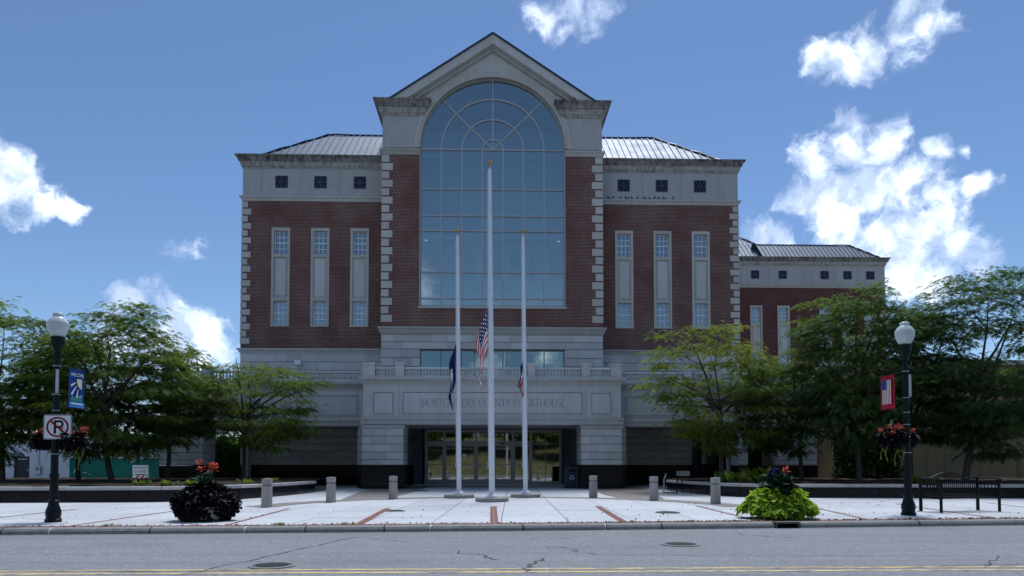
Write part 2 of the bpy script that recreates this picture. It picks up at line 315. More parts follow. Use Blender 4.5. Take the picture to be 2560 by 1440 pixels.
class MB:
    def __init__(s): s.v = []; s.f = []; s.mi = []
    def add(s, vs_, fs, mi=0):
        k = len(s.v); s.v += [tuple(p) for p in vs_]; s.f += [tuple(i + k for i in f) for f in fs]; s.mi += [mi] * len(fs)
        return s
    def box(s, x0, x1, y0, y1, z0, z1, mi=0):
        return s.add([(x0, y0, z0), (x1, y0, z0), (x1, y1, z0), (x0, y1, z0), (x0, y0, z1), (x1, y0, z1), (x1, y1, z1), (x0, y1, z1)],
                     [(0, 3, 2, 1), (4, 5, 6, 7), (0, 1, 5, 4), (1, 2, 6, 5), (2, 3, 7, 6), (3, 0, 4, 7)], mi)
    def prism_y(s, poly, y0, y1, mi=0):
        """polygon in x,z (any winding) extruded in y"""
        n = len(poly)
        a = sum(poly[i][0] * poly[(i + 1) % n][1] - poly[(i + 1) % n][0] * poly[i][1] for i in range(n))
        if a < 0: poly = poly[::-1]
        vs_ = [(x, y0, z) for x, z in poly] + [(x, y1, z) for x, z in poly]
        fs = [tuple(range(n)), tuple(range(2 * n - 1, n - 1, -1))] + [(i, i + n, (i + 1) % n + n, (i + 1) % n) for i in range(n)]
        return s.add(vs_, fs, mi)
    def prism_z(s, poly, z0, z1, mi=0):
        n = len(poly)
        a = sum(poly[i][0] * poly[(i + 1) % n][1] - poly[(i + 1) % n][0] * poly[i][1] for i in range(n))
        if a < 0: poly = poly[::-1]
        vs_ = [(x, y, z0) for x, y in poly] + [(x, y, z1) for x, y in poly]
        fs = [tuple(range(n - 1, -1, -1)), tuple(range(n, 2 * n))] + [(i, (i + 1) % n, (i + 1) % n + n, i + n) for i in range(n)]
        return s.add(vs_, fs, mi)
    def lathe(s, prof, c=(0, 0, 0), n=16, mi=0):
        vs_ = []; fs = []
        for r, z in prof:
            for i in range(n):
                a = 2 * math.pi * i / n; vs_.append((c[0] + r * math.cos(a), c[1] + r * math.sin(a), c[2] + z))
        for j in range(len(prof) - 1):
            for i in range(n):
                k = (i + 1) % n; fs.append((j * n + i, j * n + k, (j + 1) * n + k, (j + 1) * n + i))
        fs.append(tuple(range(n - 1, -1, -1))); fs.append(tuple((len(prof) - 1) * n + i for i in range(n)))
        return s.add(vs_, fs, mi)
    def tube(s, pts, rad, n=6, mi=0):
        pts = [Vector(p) for p in pts]; rad = rad if isinstance(rad, (list, tuple)) else [rad] * len(pts)
        vs_ = []; fs = []; ref = None
        for i, p in enumerate(pts):
            d = (pts[min(i + 1, len(pts) - 1)] - pts[max(i - 1, 0)])
            d = d.normalized() if d.length > 1e-9 else Vector((0, 0, 1))
            if ref is None: ref = Vector((1, 0, 0)) if abs(d.x) < .8 else Vector((0, 1, 0))
            a = (ref - d * ref.dot(d)).normalized(); ref = a; b = d.cross(a)
            for k in range(n):
                t = 2 * math.pi * k / n; vs_.append(p + (a * math.cos(t) + b * math.sin(t)) * rad[i])
        for i in range(len(pts) - 1):
            for k in range(n):
                q = (k + 1) % n; fs.append((i * n + k, i * n + q, (i + 1) * n + q, (i + 1) * n + k))
        fs.append(tuple(range(n - 1, -1, -1))); fs.append(tuple((len(pts) - 1) * n + i for i in range(n)))
        return s.add(vs_, fs, mi)
    def sweep(s, path, prof, mi=0, caps=True):
        """profile [(out, z)] swept along a plan path; 'out' is to the right of travel, corners mitred"""
        P = [Vector(p) for p in path]; n = len(P); rows = []
        for i in range(n):
            ds = []
            if i > 0: ds.append((P[i] - P[i - 1]).normalized())
            if i < n - 1: ds.append((P[i + 1] - P[i]).normalized())
            ns = [Vector((d.y, -d.x)) for d in ds]
            m = ns[0] if len(ns) == 1 else (ns[0] + ns[1]) / (1 + ns[0].dot(ns[1]))
            rows.append([(P[i].x + m.x * o, P[i].y + m.y * o, z) for o, z in prof])
        k = len(prof); vs_ = [p for r in rows for p in r]; fs = []
        for i in range(n - 1):
            for j in range(k):
                q = (j + 1) % k; fs.append((i * k + j, (i + 1) * k + j, (i + 1) * k + q, i * k + q))
        if caps: fs.append(tuple(range(k))); fs.append(tuple((n - 1) * k + j for j in range(k - 1, -1, -1)))
        return s.add(vs_, fs, mi)
    def mesh(s, name, mats):
        me = bpy.data.meshes.new(name); me.from_pydata(s.v, [], s.f)
        for m in (mats if isinstance(mats, (list, tuple)) else [mats]): me.materials.append(M[m])
        if any(s.mi): me.polygons.foreach_set('material_index', s.mi)
        me.update(); return me
    def build(s, name, mats, parent=None, loc=None, rot=None, smooth=False):
        me = s.mesh(name, mats)
        if smooth:
            me.polygons.foreach_set('use_smooth', [True] * len(me.polygons))
            me.set_sharp_from_angle(angle=R(40))
        return obj(name, me, parent, loc, rot)

_ub = {}
def block(name, mat, parent, x0, x1, y0, y1, z0, z1, bev=0):
    """one separate rectangular piece; alike pieces share the mesh"""
    if mat not in _ub:
        mb = MB().box(-.5, .5, -.5, .5, -.5, .5); _ub[mat] = mb.mesh('piece', mat)
    o = obj(name, _ub[mat], parent, ((x0 + x1) / 2, (y0 + y1) / 2, (z0 + z1) / 2)); o.scale = (abs(x1 - x0), abs(y1 - y0), abs(z1 - z0))
    return o

def mesh_np(name, V, F, mat, parent=None, tint=None, loc=None, rot=None):
    me = bpy.data.meshes.new(name); nv, nf, k = len(V), len(F), F.shape[1]
    me.vertices.add(nv); me.vertices.foreach_set('co', np.ascontiguousarray(V, dtype=np.float32).ravel())
    me.loops.add(nf * k); me.loops.foreach_set('vertex_index', np.ascontiguousarray(F, dtype=np.int32).ravel())
    me.polygons.add(nf); me.polygons.foreach_set('loop_start', np.arange(0, nf * k, k, dtype=np.int32))
    me.polygons.foreach_set('loop_total', np.full(nf, k, dtype=np.int32))
    me.materials.append(M[mat])
    if tint is not None:
        a = me.attributes.new('tint', 'FLOAT', 'FACE'); a.data.foreach_set('value', np.ascontiguousarray(tint, dtype=np.float32))
    me.update(calc_edges=True); me.validate()
    return obj(name, me, parent, loc, rot)

def text_mesh(s, size, mat, name, parent, loc, rot, depth=.002, xscale=1., spacing=1.):
    cu = bpy.data.curves.new(name, 'FONT'); cu.body = s; cu.size = size; cu.align_x = 'CENTER'; cu.align_y = 'CENTER'; cu.extrude = depth; cu.space_character = spacing
    tmp = bpy.data.objects.new(name, cu); COL.objects.link(tmp)
    me = bpy.data.meshes.new_from_object(tmp.evaluated_get(bpy.context.evaluated_depsgraph_get()))
    bpy.data.objects.remove(tmp); me.materials.clear(); me.materials.append(M[mat])
    o = obj(name, me, parent, loc, rot); o.scale = (xscale, 1, 1); return o

# ------------------------------------------------------------------ ground, road, plaza
mb = MB(); mb.add([(-1500, -600, -.2), (1500, -600, -.2), (1500, 2500, -.2), (-1500, 2500, -.2)], [(0, 1, 2, 3)])
tag(mb.build('ground', 'earth'), kind='structure')
KB = [(-60, 12.6), (-40, 13.7), (-25, 14.65), (-16, 15.15), (-10.67, 15.5), (-5.48, 15.9), (0, 16.44), (5.9, 17.14), (12.43, 18.03), (20, 19.2), (30, 21), (60, 27)]
def kerb_y(x):
    for (a, b), (c, d) in zip(KB, KB[1:]):
        if a <= x <= c: return b + (d - b) * (x - a) / (c - a)
    return KB[-1][1]
RZ = -.14
mb = MB(); pts = [(x, kerb_y(x) - .1) for x, _ in KB]
mb.add([(x, y, RZ) for x, y in pts] + [(x, -6.5 + .036 * x, RZ) for x, _ in pts], [(i, i + len(pts), i + 1 + len(pts), i + 1) for i in range(len(pts) - 1)])
road = tag(mb.build('road', 'asphalt'), kind='structure')
# double yellow centre line
for off in (10.28, 9.98):
    mb = MB(); xs = list(np.arange(-40, 41, 2.))
    def yl(x): return off + .029 * x + .0011 * x * abs(x) * .2
    mb.add([(x, yl(x), RZ + .004) for x in xs] + [(x, yl(x) + .115, RZ + .004) for x in xs], [(i, i + 1, i + 1 + len(xs), i + len(xs)) for i in range(len(xs) - 1)])
    mb.build('yellow_line', 'line_yellow', road)
# cracks in the asphalt
rng = random.Random(4)
def crack(p, q, w=.012, wob=.10, n=22):
    mb = MB(); l, r = [], []; a = Vector(p); b = Vector(q); d = (b - a); nrm = Vector((-d.y, d.x)).normalized(); o = 0
    for i in range(n + 1):
        o = o * .8 + rng.uniform(-wob, wob); ww = w * rng.uniform(.35, 1.2) * (1 if 0 < i < n else .1); c = a + d * i / n + nrm * o
        l.append((c.x + nrm.x * ww, c.y + nrm.y * ww, RZ + .005)); r.append((c.x - nrm.x * ww, c.y - nrm.y * ww, RZ + .005))
    mb.add(l + r, [(i, i + 1, i + n + 2, i + n + 1) for i in range(n)]); mb.build('crack', 'crack_tar', road)
crack((-4.4, 9.6), (-3.0, 15.0), .015, .05); crack((-2.7, 14.6), (-1.9, 13.8), .012, .12, 12); crack((-1.9, 13.8), (1.8, 14.0), .007, .05, 26); crack((-.9, 12.6), (-.3, 11.2), .018, .10, 14)
crack((.6, 13.2), (1.1, 11.9), .018, .13, 14); crack((.3, 14.3), (1.2, 14.6), .014, .12, 10); crack((1.1, 11.9), (8, 11.7), .008, .06, 40); crack((.4, 11.6), (.1, 10.0), .02, .12, 14)
crack((-9, 12.2), (-3.6, 11.7), .006, .06, 30); crack((4.7, 15.9), (5.6, 14.6), .012, .12, 12); crack((7.8, 11.9), (6.5, 10.6), .012, .1, 12); crack((-8.8, 11.0), (9, 11.3), .004, .04, 60); crack((3, 10.4), (7.5, 10.75), .012, .05, 40); crack((-9, 10.1), (-3, 10.2), .010, .05, 40)
# manholes in the road and access covers in the plaza
def cover(name, x, y, z, r, label, ring=True):
    e = empty(name, (x, y, z)); mb = MB()
    if ring: mb.lathe([(r * 1.18, 0), (r * 1.17, .012), (r * 1.02, .014), (r * 1.01, 0)], n=28); mb.build('rim', 'kerb_concrete', e, smooth=True)
    mb = MB(); mb.lathe([(r, .0), (r, .008), (r * .9, .013), (.01, .014)], n=28)
    for k in range(-3, 4):
        h = math.sqrt(max(0, (r * .82) ** 2 - (k * r * .24) ** 2)); mb.box(-h, h, k * r * .24 - .012, k * r * .24 + .012, .012, .022)
    mb.build('lid', 'cast_iron', e); tag(e, label, 'manhole cover'); return e
cover('manhole_cover', -3.42, 10.62, RZ + .004, .28, 'iron manhole cover by the yellow centre line of the road')
cover('manhole_cover', 3.05, 13.45, RZ + .004, .30, 'iron manhole cover in the grey road lane below the right bollards')
cover('access_cover', -3.30, 21.0, .006, .28, 'round plaza cover at the end of a red brick strip', False)
cover('access_cover', 4.26, 20.3, .006, .34, 'round plaza cover in front of the right bollards', False)
cover('access_cover', -4.6, 37.5, .008, .42, 'round cover in brown pavers near the left entrance pier', False)

# beds: outline of the two raised seat-wall beds
LW = [(-40, 24.6), (-24, 25.3), (-17.7, 25.7), (-14.5, 25.95), (-12.4, 26.25), (-11.2, 27.1), (-10.4, 28.4), (-9.85, 30.5), (-9.55, 33), (-9.45, 35.6)]
RW = [(8.0, 38.3), (8.15, 35.8), (8.4, 33.8), (8.8, 31.6), (9.3, 30.4), (10.1, 29.85), (12, 29.6), (14.6, 29.45), (20, 29.1), (28, 28.4), (40, 27.4)]
LBED = LW + [(-9.6, 41.2), (-40, 41.2)]
RBED = RW + [(40, 42), (8.0, 42)]
def inside(p, poly):
    c = False; n = len(poly)
    for i in range(n):
        (x1, y1), (x2, y2) = poly[i], poly[(i + 1) % n]
        if (y1 > p[1]) != (y2 > p[1]) and p[0] < (x2 - x1) * (p[1] - y1) / (y2 - y1) + x1: c = not c
    return c

# plaza: base sheet plus concrete slabs with open joints
plaza = tag(empty('plaza'), kind='structure')
mb = MB(); mb.add([(x, kerb_y(x) - .02, -.035) for x, _ in KB] + [(x, 60, -.035) for x, _ in KB], [(i, i + 1, i + 1 + len(KB), i + len(KB)) for i in range(len(KB) - 1)])
mb.build('bedding', 'joint_dark', plaza)
SX = [-30 + 0, ]; SX = [-26.0 + 1.55 * i for i in range(34)]
rows = [0, 2.1, 4.4, 7.2, 10.4, 14, 18.2, 23, 30]
for i in range(len(SX) - 1):
    for j in range(len(rows) - 1):
        xa, xb = SX[i] - .6 + .0, SX[i + 1] - .6
        xc = (xa + xb) / 2
        ya0, ya1 = kerb_y(xa) + .30 + rows[j], kerb_y(xb) + .30 + rows[j]
        yb0, yb1 = kerb_y(xa) + .30 + rows[j + 1], kerb_y(xb) + .30 + rows[j + 1]
        yc = (ya0 + yb0) / 2
        if (inside((xc, yc), LBED) and inside((xa, yc), LBED) and inside((xb, yc), LBED) and inside((xc, ya0), LBED)) or (inside((xc, yc), RBED) and inside((xa, yc), RBED) and inside((xb, yc), RBED) and inside((xc, ya0), RBED)): continue
        if abs(xc) > 13 + .35 * yc: continue
        gp = .010
        MB().prism_z([(xa + gp, ya0 + gp), (xb - gp, ya1 + gp), (xb - gp, yb1 - gp), (xa + gp, yb0 - gp)], -.05, random.Random(i * 31 + j).uniform(-.002, .002)).build('concrete_slab', 'plaza_concrete', plaza)

# brown paver ring between the bollards and paver ribbons to the entrance
def sheet(name, poly, z, mat, parent):
    MB().prism_z(poly, z - .03, z).build(name, mat, parent)
pv = tag(empty('paver_ribbon'), kind='structure')
C0 = (-.35, 22.6)
def arc(r, a0, a1, n=40): return [(C0[0] + r * math.cos(R(a0 + (a1 - a0) * i / n)), C0[1] + r * math.sin(R(a0 + (a1 - a0) * i / n))) for i in range(n + 1)]
sheet('paver_band', arc(7.0, 4, 176) + arc(8.0, 176, 4), .010, 'paver_field', pv)
sheet('paver_band', [(-6.4, 27.6), (-4.9, 28.9), (-4.75, 33), (-4.95, 46.5), (-8.0, 46.5), (-7.4, 36)], .006, 'paver_field', pv)
sheet('paver_band', [(5.7, 27.6), (4.2, 28.9), (4.05, 33), (4.6, 46.5), (7.6, 46.5), (6.9, 36)], .006, 'paver_field', pv)

# red bricks: a course along the kerb and strips across the plaza (single bricks)
mb = MB(); rr = random.Random(2)
def bricks_on(x0, y0, dx, dy, length, width, z):
    """rows of bricks along direction (dx,dy)"""
    nx, ny = -dy, dx; t = 0
    while t < length:
        L_ = .2; w = 0
        while w < width - .04:
            a = (x0 + dx * t + nx * w, y0 + dy * t + ny * w); g_ = .004; dz = rr.uniform(-.002, .002)
            q = [(a[0] + dx * g_ + nx * g_, a[1] + dy * g_ + ny * g_), (a[0] + dx * (L_ - g_) + nx * g_, a[1] + dy * (L_ - g_) + ny * g_), (a[0] + dx * (L_ - g_) + nx * (.1 - g_), a[1] + dy * (L_ - g_) + ny * (.1 - g_)), (a[0] + dx * g_ + nx * (.1 - g_), a[1] + dy * g_ + ny * (.1 - g_))]
            mb.add([(x, y, z + dz) for x, y in q] + [(x, y, z - .02) for x, y in q], [(0, 1, 2, 3), (0, 4, 5, 1), (1, 5, 6, 2), (2, 6, 7, 3), (3, 7, 4, 0)])
            w += .1
        t += L_
for (a, b), (c, d) in zip(KB[2:], KB[3:-1]):
    l = math.hypot(c - a, d - b); bricks_on(a, b + .005, (c - a) / l, (d - b) / l, l, .3, 0)
for x0, y0, x1, y1 in [(-.40, 16.75, -.58, 23.2), (-3.38, 16.5, -3.72, 22.1), (2.55, 17.05, 2.70, 23.4), (-6.2, 16.2, -6.65, 22.0), (-9.45, 15.9, -9.56, 20.7), (-12.6, 15.7, -12.9, 22), (5.75, 17.45, 5.87, 23.6), (8.5, 17.8, 9.24, 22.6), (11.8, 18.3, 12.9, 24.9), (15.0, 18.8, 16.4, 25.6)]:
    l = math.hypot(x1 - x0, y1 - y0); dx, dy = (x1 - x0) / l, (y1 - y0) / l
    hw = .1 if abs(x0) < 5 else .05
    bricks_on(x0 + hw * dy, y0 - hw * dx, dx, dy, l, hw * 2, .006)
rb = mb.build('brick_strip', 'red_brick_paver'); tag(rb, 'red brick paving strips set in the concrete plaza', 'paving', kind='stuff')

# kerb stones
kerb = tag(empty('kerb'), kind='structure')
KP = [-40, -30, -24, -19, -14.5, -10.55, -9.60, -7.60, -5.66, -4.42, -2.77, -1.77, .22, 2.07, 3.34, 5.98, 6.58, 9.55, 10.1, 14, 18, 24, 30, 40]
WHITE = {-9.60, -5.66, -1.77, 2.07, 10.1, 5.98}
for a, b in zip(KP, KP[1:]):
    if (a, b) == (5.98, 6.58): continue
    g0 = .02
    pth = [(a + g0, kerb_y(a) - .0), (b - g0, kerb_y(b) - .0)]
    MB().sweep(pth, [(0, -.3), (0, 0), (.10, -.004), (.16, -.025), (.195, -.07), (.21, RZ - .02), (.21, -.3)]).build('kerb_stone', 'kerb_concrete', kerb, smooth=False)
    MB().sweep([(a - g0, kerb_y(a)), (a + g0, kerb_y(a))], [(0, -.3), (0, -.004), (.10, -.008), (.158, -.029), (.192, -.073), (.206, RZ - .02), (.206, -.3)]).build('kerb_joint', 'kerb_mortar' if a in WHITE else 'joint_dark', kerb)
# gutter edge, pale strip of old concrete
mb = MB(); xs = list(np.arange(-30, 31, 1.)); mb.add([(x, kerb_y(x) - .36 + .04 * math.sin(x * 1.7), RZ + .003) for x in xs] + [(x, kerb_y(x) - .2, RZ + .003) for x in xs], [(i, i + 1, i + 1 + len(xs), i + len(xs)) for i in range(len(xs) - 1)])
mb.build('gutter', 'kerb_concrete', kerb)
# storm drain in the kerb
dr = tag(empty('storm_drain', (6.28, kerb_y(6.28), 0), math.atan2(.7, 5.9)), 'dark iron storm drain inlet set in the kerb under the lime planter', 'drain')
mb = MB(); mb.box(-.29, .29, -.24, .0, -.035, .004); mb.build('hood', 'cast_iron', dr)
mb = MB(); mb.box(-.29, -.25, -.22, 0, -.2, -.036).box(.25, .29, -.22, 0, -.2, -.036); mb.build('cheek', 'cast_iron', dr)
MB().box(-.25, .25, -.06, -.02, -.2, -.036).build('throat', 'void', dr)

# ------------------------------------------------------------------ courthouse
BX, BY, BA = -1.191, 45.0, R(1.65)
CH = tag(empty('courthouse', (BX, BY, 0), BA), 'large brick and limestone courthouse with gabled centre and tall arched window', 'building')
def b2w(x, y): return (BX + x * math.cos(BA) - y * math.sin(BA), BY + x * math.sin(BA) + y * math.cos(BA))

def ashlar(P, x0, x1, yf, yb, zs, bw, seed, skip=None, mat='block_stone', name='stone_block', backing=True, gz=.03):
    r = random.Random(seed)
    if backing: MB().box(x0 + .012, x1 - .012, yf + .03, yb, zs[0], zs[-1]).build('stone_backing', 'joint_stone', P)
    for j, (a, b) in enumerate(zip(zs, zs[1:])):
        x = x0; first = True
        while x < x1 - .01:
            w = bw * r.uniform(.75, 1.2) * (.55 if first and j % 2 else 1); first = False
            e = min(x + w, x1)
            if x1 - e < bw * .35: e = x1
            if not (skip and skip(x, e, a, b)):
                o = block(name, mat, P, x + .004, e - .004, yf + r.uniform(-.003, .003), yf + .05 if backing else yb, a + gz, b - .004)
            x = e

CORN_LOW = [(-.2, 0), (.05, 0), (.05, .08), (.10, .10), (.10, .17), (.16, .20), (.18, .36), (.26, .46), (.26, .50), (-.2, .50)]
CORN_UP = [(-.2, .503), (.27, .503), (.33, .54), (.36, .66), (.48, .86), (.56, .90), (.56, 1.0), (-.2, 1.0)]
CORN = [(-.2, 0), (.05, 0), (.05, .08), (.10, .10), (.10, .17), (.16, .20), (.18, .36), (.26, .46), (.26, .52), (.33, .54), (.36, .66), (.48, .86), (.56, .90), (.56, 1.0), (-.2, 1.0)]
STRING = [(-.1, 0), (.03, 0), (.05, .05), (.10, .17), (.17, .21), (.17, .30), (-.1, .32)]
BASE = [(-.1, 0), (.03, 0), (.05, .08), (.12, .2), (.2, .23), (.2, .32), (-.1, .33)]
def up(prof, z, sc=1., so=1.): return [(o * so, z + h * sc) for o, h in prof]

vent_mesh = None
def vent(P, x, y, z, s=.385):
    global vent_mesh
    if vent_mesh is None:
        mb = MB(); q = .385
        mb.box(-q, q, -.01, .03, -q, q, 1)
        for a in range(8):
            t = a * math.pi / 4; r_ = .36 if a % 2 == 0 else .47; c_, s_ = math.cos(t), math.sin(t); w0, w1 = .02, .075
            px = [(-s_ * w0, c_ * w0), (c_ * r_ - s_ * w1, s_ * r_ + c_ * w1), (c_ * r_ + s_ * w1, s_ * r_ - c_ * w1), (s_ * w0, -c_ * w0)]
            px = [(max(-q + .03, min(q - .03, u)), max(-q + .03, min(q - .03, w))) for u, w in px]
            mb.prism_y(px, -.035, -.012)
        for a, b, c, d in ((-q, q, -q, -q + .045), (-q, q, q - .045, q), (-q, -q + .045, -q + .045, q - .045), (q - .045, q, -q + .045, q - .045)): mb.box(a, b, -.045, -.011, c, d)
        vent_mesh = mb.mesh('vent', ['grille_metal', 'void'])
    o = obj('vent', vent_mesh, P, (x, y, z)); o.scale = (s / .385, 1, s / .385)

win_mesh = {}
def sash(P, x, y, w, z0, z1):
    """one white double-hung window, six panes over six"""
    h = z1 - z0; key = (round(w, 3), round(h, 3))
    if key not in win_mesh:
        mb = MB(); t = .05
        mb.box(-w, -w + t, 0, .09, 0, h).box(w - t, w, 0, .09, 0, h).box(-w + t, w - t, 0, .09, h - t, h).box(-w + t, w - t, 0, .09, 0, t)
        mb.box(-w + t, w - t, .01, .07, h / 2 - .035, h / 2 + .035)
        for s_, yy in ((0, .035), (1, .02)):
            lo, hi = (t, h / 2 - .035) if s_ == 0 else (h / 2 + .035, h - t)
            for k in (1, 2):
                xx = -w + t + (2 * w - 2 * t) * k / 3; mb.box(xx - .02, xx + .02, yy, yy + .03, lo, hi)
            zz = (lo + hi) / 2; mb.box(-w + t, w - t, yy + .002, yy + .028, zz - .02, zz + .02)
        fr = mb.mesh('window', 'window_white')
        ga = MB().box(-w + t, w - t, .05, .058, t, h / 2 - .035).mesh('pane', 'sash_glass')
        gb = MB().box(-w + t, w - t, .036, .044, h / 2 + .035, h - t).mesh('pane', 'sash_glass')
        bl_ = MB().box(-w + t, w - t, .16, .17, h * .35, h - t).mesh('blind', 'interior_wall')
        win_mesh[key] = (fr, ga, gb, bl_)
    fr, ga, gb, bl_ = win_mesh[key]
    o = obj('window', fr, P, (x, y, z0)); obj('pane', ga, o); obj('pane', gb, o); obj('blind', bl_, o)

def window_bay(P, x, y, full=True):
    hw, z0, z1 = .58, 10.0, 16.3
    mb = MB(); p = .05; jw = .15
    mb.box(x - hw, x - hw + jw, y - p, y + .3, z0, z1).box(x + hw - jw, x + hw, y - p, y + .3, z0, z1)
    mb.box(x - hw + jw, x + hw - jw, y - p, y + .3, z1 - .2, z1).box(x - hw + jw, x + hw - jw, y - p - .02, y + .3, z0, z0 + .14)
    mb.box(x - hw + jw, x + hw - jw, y - p - .004, y + .3, 14.42, 14.62).box(x - hw + jw, x + hw - jw, y - p - .004, y + .3, 11.64, 11.80)
    mb.build('window_surround', 'quoin_stone', P)
    mb = MB(); a, b = x - hw + jw, x + hw - jw
    mb.box(a, b, y + .06, y + .3, 11.80, 14.42); mb.box(a + .07, b - .07, y + .025, y + .059, 11.90, 14.32).box(a + .14, b - .14, y - .01, y + .024, 11.98, 14.24)
    mb.build('spandrel_panel', 'panel_stone', P)
    sash(P, x, y + .17, hw - jw, 14.63, 16.09); sash(P, x, y + .17, hw - jw, 10.15, 11.63)
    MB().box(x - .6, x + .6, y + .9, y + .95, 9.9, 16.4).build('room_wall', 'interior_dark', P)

def quoins(P, xe, side, y, z0, z1, n, long_, short_, seed=0):
    """corner stones; side=+1: building lies to the +x of the corner"""
    pitch = (z1 - z0) / n
    for i in range(n):
        w = long_ if i % 2 == 0 else short_
        za = z0 + i * pitch; xa, xb = (xe - .035, xe + w) if side > 0 else (xe - w, xe + .035)
        block('quoin', 'quoin_stone', P, xa, xb, y - .04, y + (.66 if i % 2 else .42), za + .045, za + pitch - .045)

def wing(P, x0, x1, y, yb, wins, vents, outer, brick='brick', joints=None, zlow=8.62, quoin=True):
    """brick wing: attic, cornice, bays; outer = -1 left corner free, +1 right corner free"""
    mb = MB(); ws = sorted(wins); xs = [x0]
    for w in ws: xs += [w - .58, w + .58]
    xs.append(x1)
    for i in range(0, len(xs), 2): mb.box(xs[i], xs[i + 1], y, y + .45, zlow, 18.02)
    for w in ws: mb.box(w - .58, w + .58, y, y + .45, zlow, 10.0).box(w - .58, w + .58, y, y + .45, 16.3, 18.02)
    for i in range(0, len(xs), 2): block('brick_course', 'joint_dark', P, xs[i] + .06, xs[i + 1] - .06, y - .006, y + .05, 13.92, 13.965)
    block('brick_course', 'joint_dark', P, x0 + .06, x1 - .06, y - .006, y + .05, 9.36, 9.405)
    xe = x0 if outer < 0 else x1
    mb.box(xe if outer < 0 else xe - .45, xe + .45 if outer < 0 else xe, y + .45, yb, zlow, 18.02)
    mb.box(x0 + .45, x1 - .45, yb - .4, yb, zlow, 18.02)
    mb.build('brick_wall', brick, P)
    path = [(x0, yb), (x0, y), (x1, y)] if outer < 0 else [(x0, y), (x1, y), (x1, yb)]
    MB().box(x0 + .02, x1 - .02, y + .05, yb - .02, 18.03, 20.12).build('attic_core', 'joint_stone', P)
    js = [x0] + list(joints) + [x1]
    for a, b in zip(js, js[1:]):
        block('attic_panel', 'attic_stucco', P, a + (0 if a == x0 else .006), b - (0 if b == x1 else .006), y, y + .2, 18.30, 20.12)
    if outer < 0: block('attic_panel', 'attic_stucco', P, x0, x0 + .2, y + .201, yb, 18.30, 20.12)
    else: block('attic_panel', 'attic_stucco', P, x1 - .2, x1, y + .201, yb, 18.30, 20.12)
    MB().sweep(path, up(STRING, 18.0)).build('string_course', 'limestone', P)
    MB().sweep(path, up(CORN_LOW, 20.10, .77, .74)).build('cornice_moulding', 'stained_stone', P); MB().sweep(path, up(CORN_UP, 20.10, .77, .74)).build('cornice', 'stain_shade_stone', P)
    MB().box(x0 + .1, x1 - .1, y + .1, yb - .1, 20.7, 20.8).build('roof_deck', 'metal_roof', P)
    for v_ in vents: vent(P, v_, y - .002, 19.24)
    for w in ws: window_bay(P, w, y)
    if quoin: quoins(P, xe, -outer, y, 8.86, 17.98, 20, .56, .35)

def ribbed_roof(P, xo, xi, ye, yr, ze, zr, run, step=.42):
    """standing-seam hip roof plane; xo = outer eave corner, xi = inner end"""
    s = 1 if xi > xo else -1; e = empty('roof', parent=P)
    n = int(abs(xi - xo) / step)
    nv = Vector((0, -(zr - ze), (yr - ye))).normalized()
    def pt(d, t, h=0): return (xo + s * d, ye + t * (yr - ye) + nv.y * h, ze + t * (zr - ze) + nv.z * h)
    def tt(d): return min(1, max(0.02, d / run))
    for i in range(n):
        d0, d1 = i * step, (i + 1) * step
        if d1 > abs(xi - xo): d1 = abs(xi - xo)
        mb = MB(); ta, tb = tt(d0), tt(d1)
        mb.add([pt(d0, 0), pt(d1, 0), pt(d1, tb), pt(d0, ta), pt(d0, 0, -.04), pt(d1, 0, -.04), pt(d1, tb, -.04), pt(d0, ta, -.04)], [(0, 1, 2, 3), (4, 7, 6, 5), (0, 4, 5, 1), (1, 5, 6, 2), (2, 6, 7, 3), (3, 7, 4, 0)])
        w = .022
        mb.add([pt(d1 - w, 0, .002), pt(d1 + w, 0, .002), pt(d1 + w, tb, .002), pt(d1 - w, tb, .002), pt(d1 - w, 0, .06), pt(d1 + w, 0, .06), pt(d1 + w, tb, .06), pt(d1 - w, tb, .06)], [(4, 5, 6, 7), (0, 1, 5, 4), (1, 2, 6, 5), (2, 3, 7, 6), (3, 0, 4, 7)])
        mb.build('roof_panel', 'metal_roof', e)
    # hip end and back plane, hip and ridge caps
    mb = MB(); yb = 2 * yr - ye
    mb.add([(xo, ye, ze), (xo, yb, ze), (xo + s * run, yr, zr)], [(0, 1, 2)]); mb.add([(xo, yb, ze), (xi, yb, ze), (xi, yr, zr), (xo + s * run, yr, zr)], [(0, 1, 2, 3)])
    mb.build('roof_slope', 'metal_roof', e)
    pts = [pt(run * k / 10, k / 10, .05 + .03 * math.sin(k * 2.1)) for k in range(11)]
    MB().tube(pts, .07, 5).build('hip_cap', 'roof_edge', e)
    MB().tube([(xo + s * run, yr, zr + .06), (xo + s * (run + .6), yr, zr + .09), (xo + s * (run + 1.8), yr, zr + .05), (xi, yr, zr + .04)], .06, 5).build('ridge_cap', 'roof_edge', e)

# --- wings
WY = 1.6
wing(CH, -15.8, -6.75, WY, 13, [-13.36, -10.89, -8.41], [-13.37, -10.92, -8.43], -1, joints=[-14.6, -12.15, -9.67])
wing(CH, 6.75, 15.8, WY, 13, [8.41, 10.88, 13.35], [8.41, 10.87, 13.34], 1, joints=[9.63, 12.1, 14.56])
ribbed_roof(CH, -15.5, -6.8, 1.85, 5.95, 20.8, 24.22, 4.1)
ribbed_roof(CH, 15.5, 6.8, 1.85, 5.95, 20.8, 24.28, 4.1)
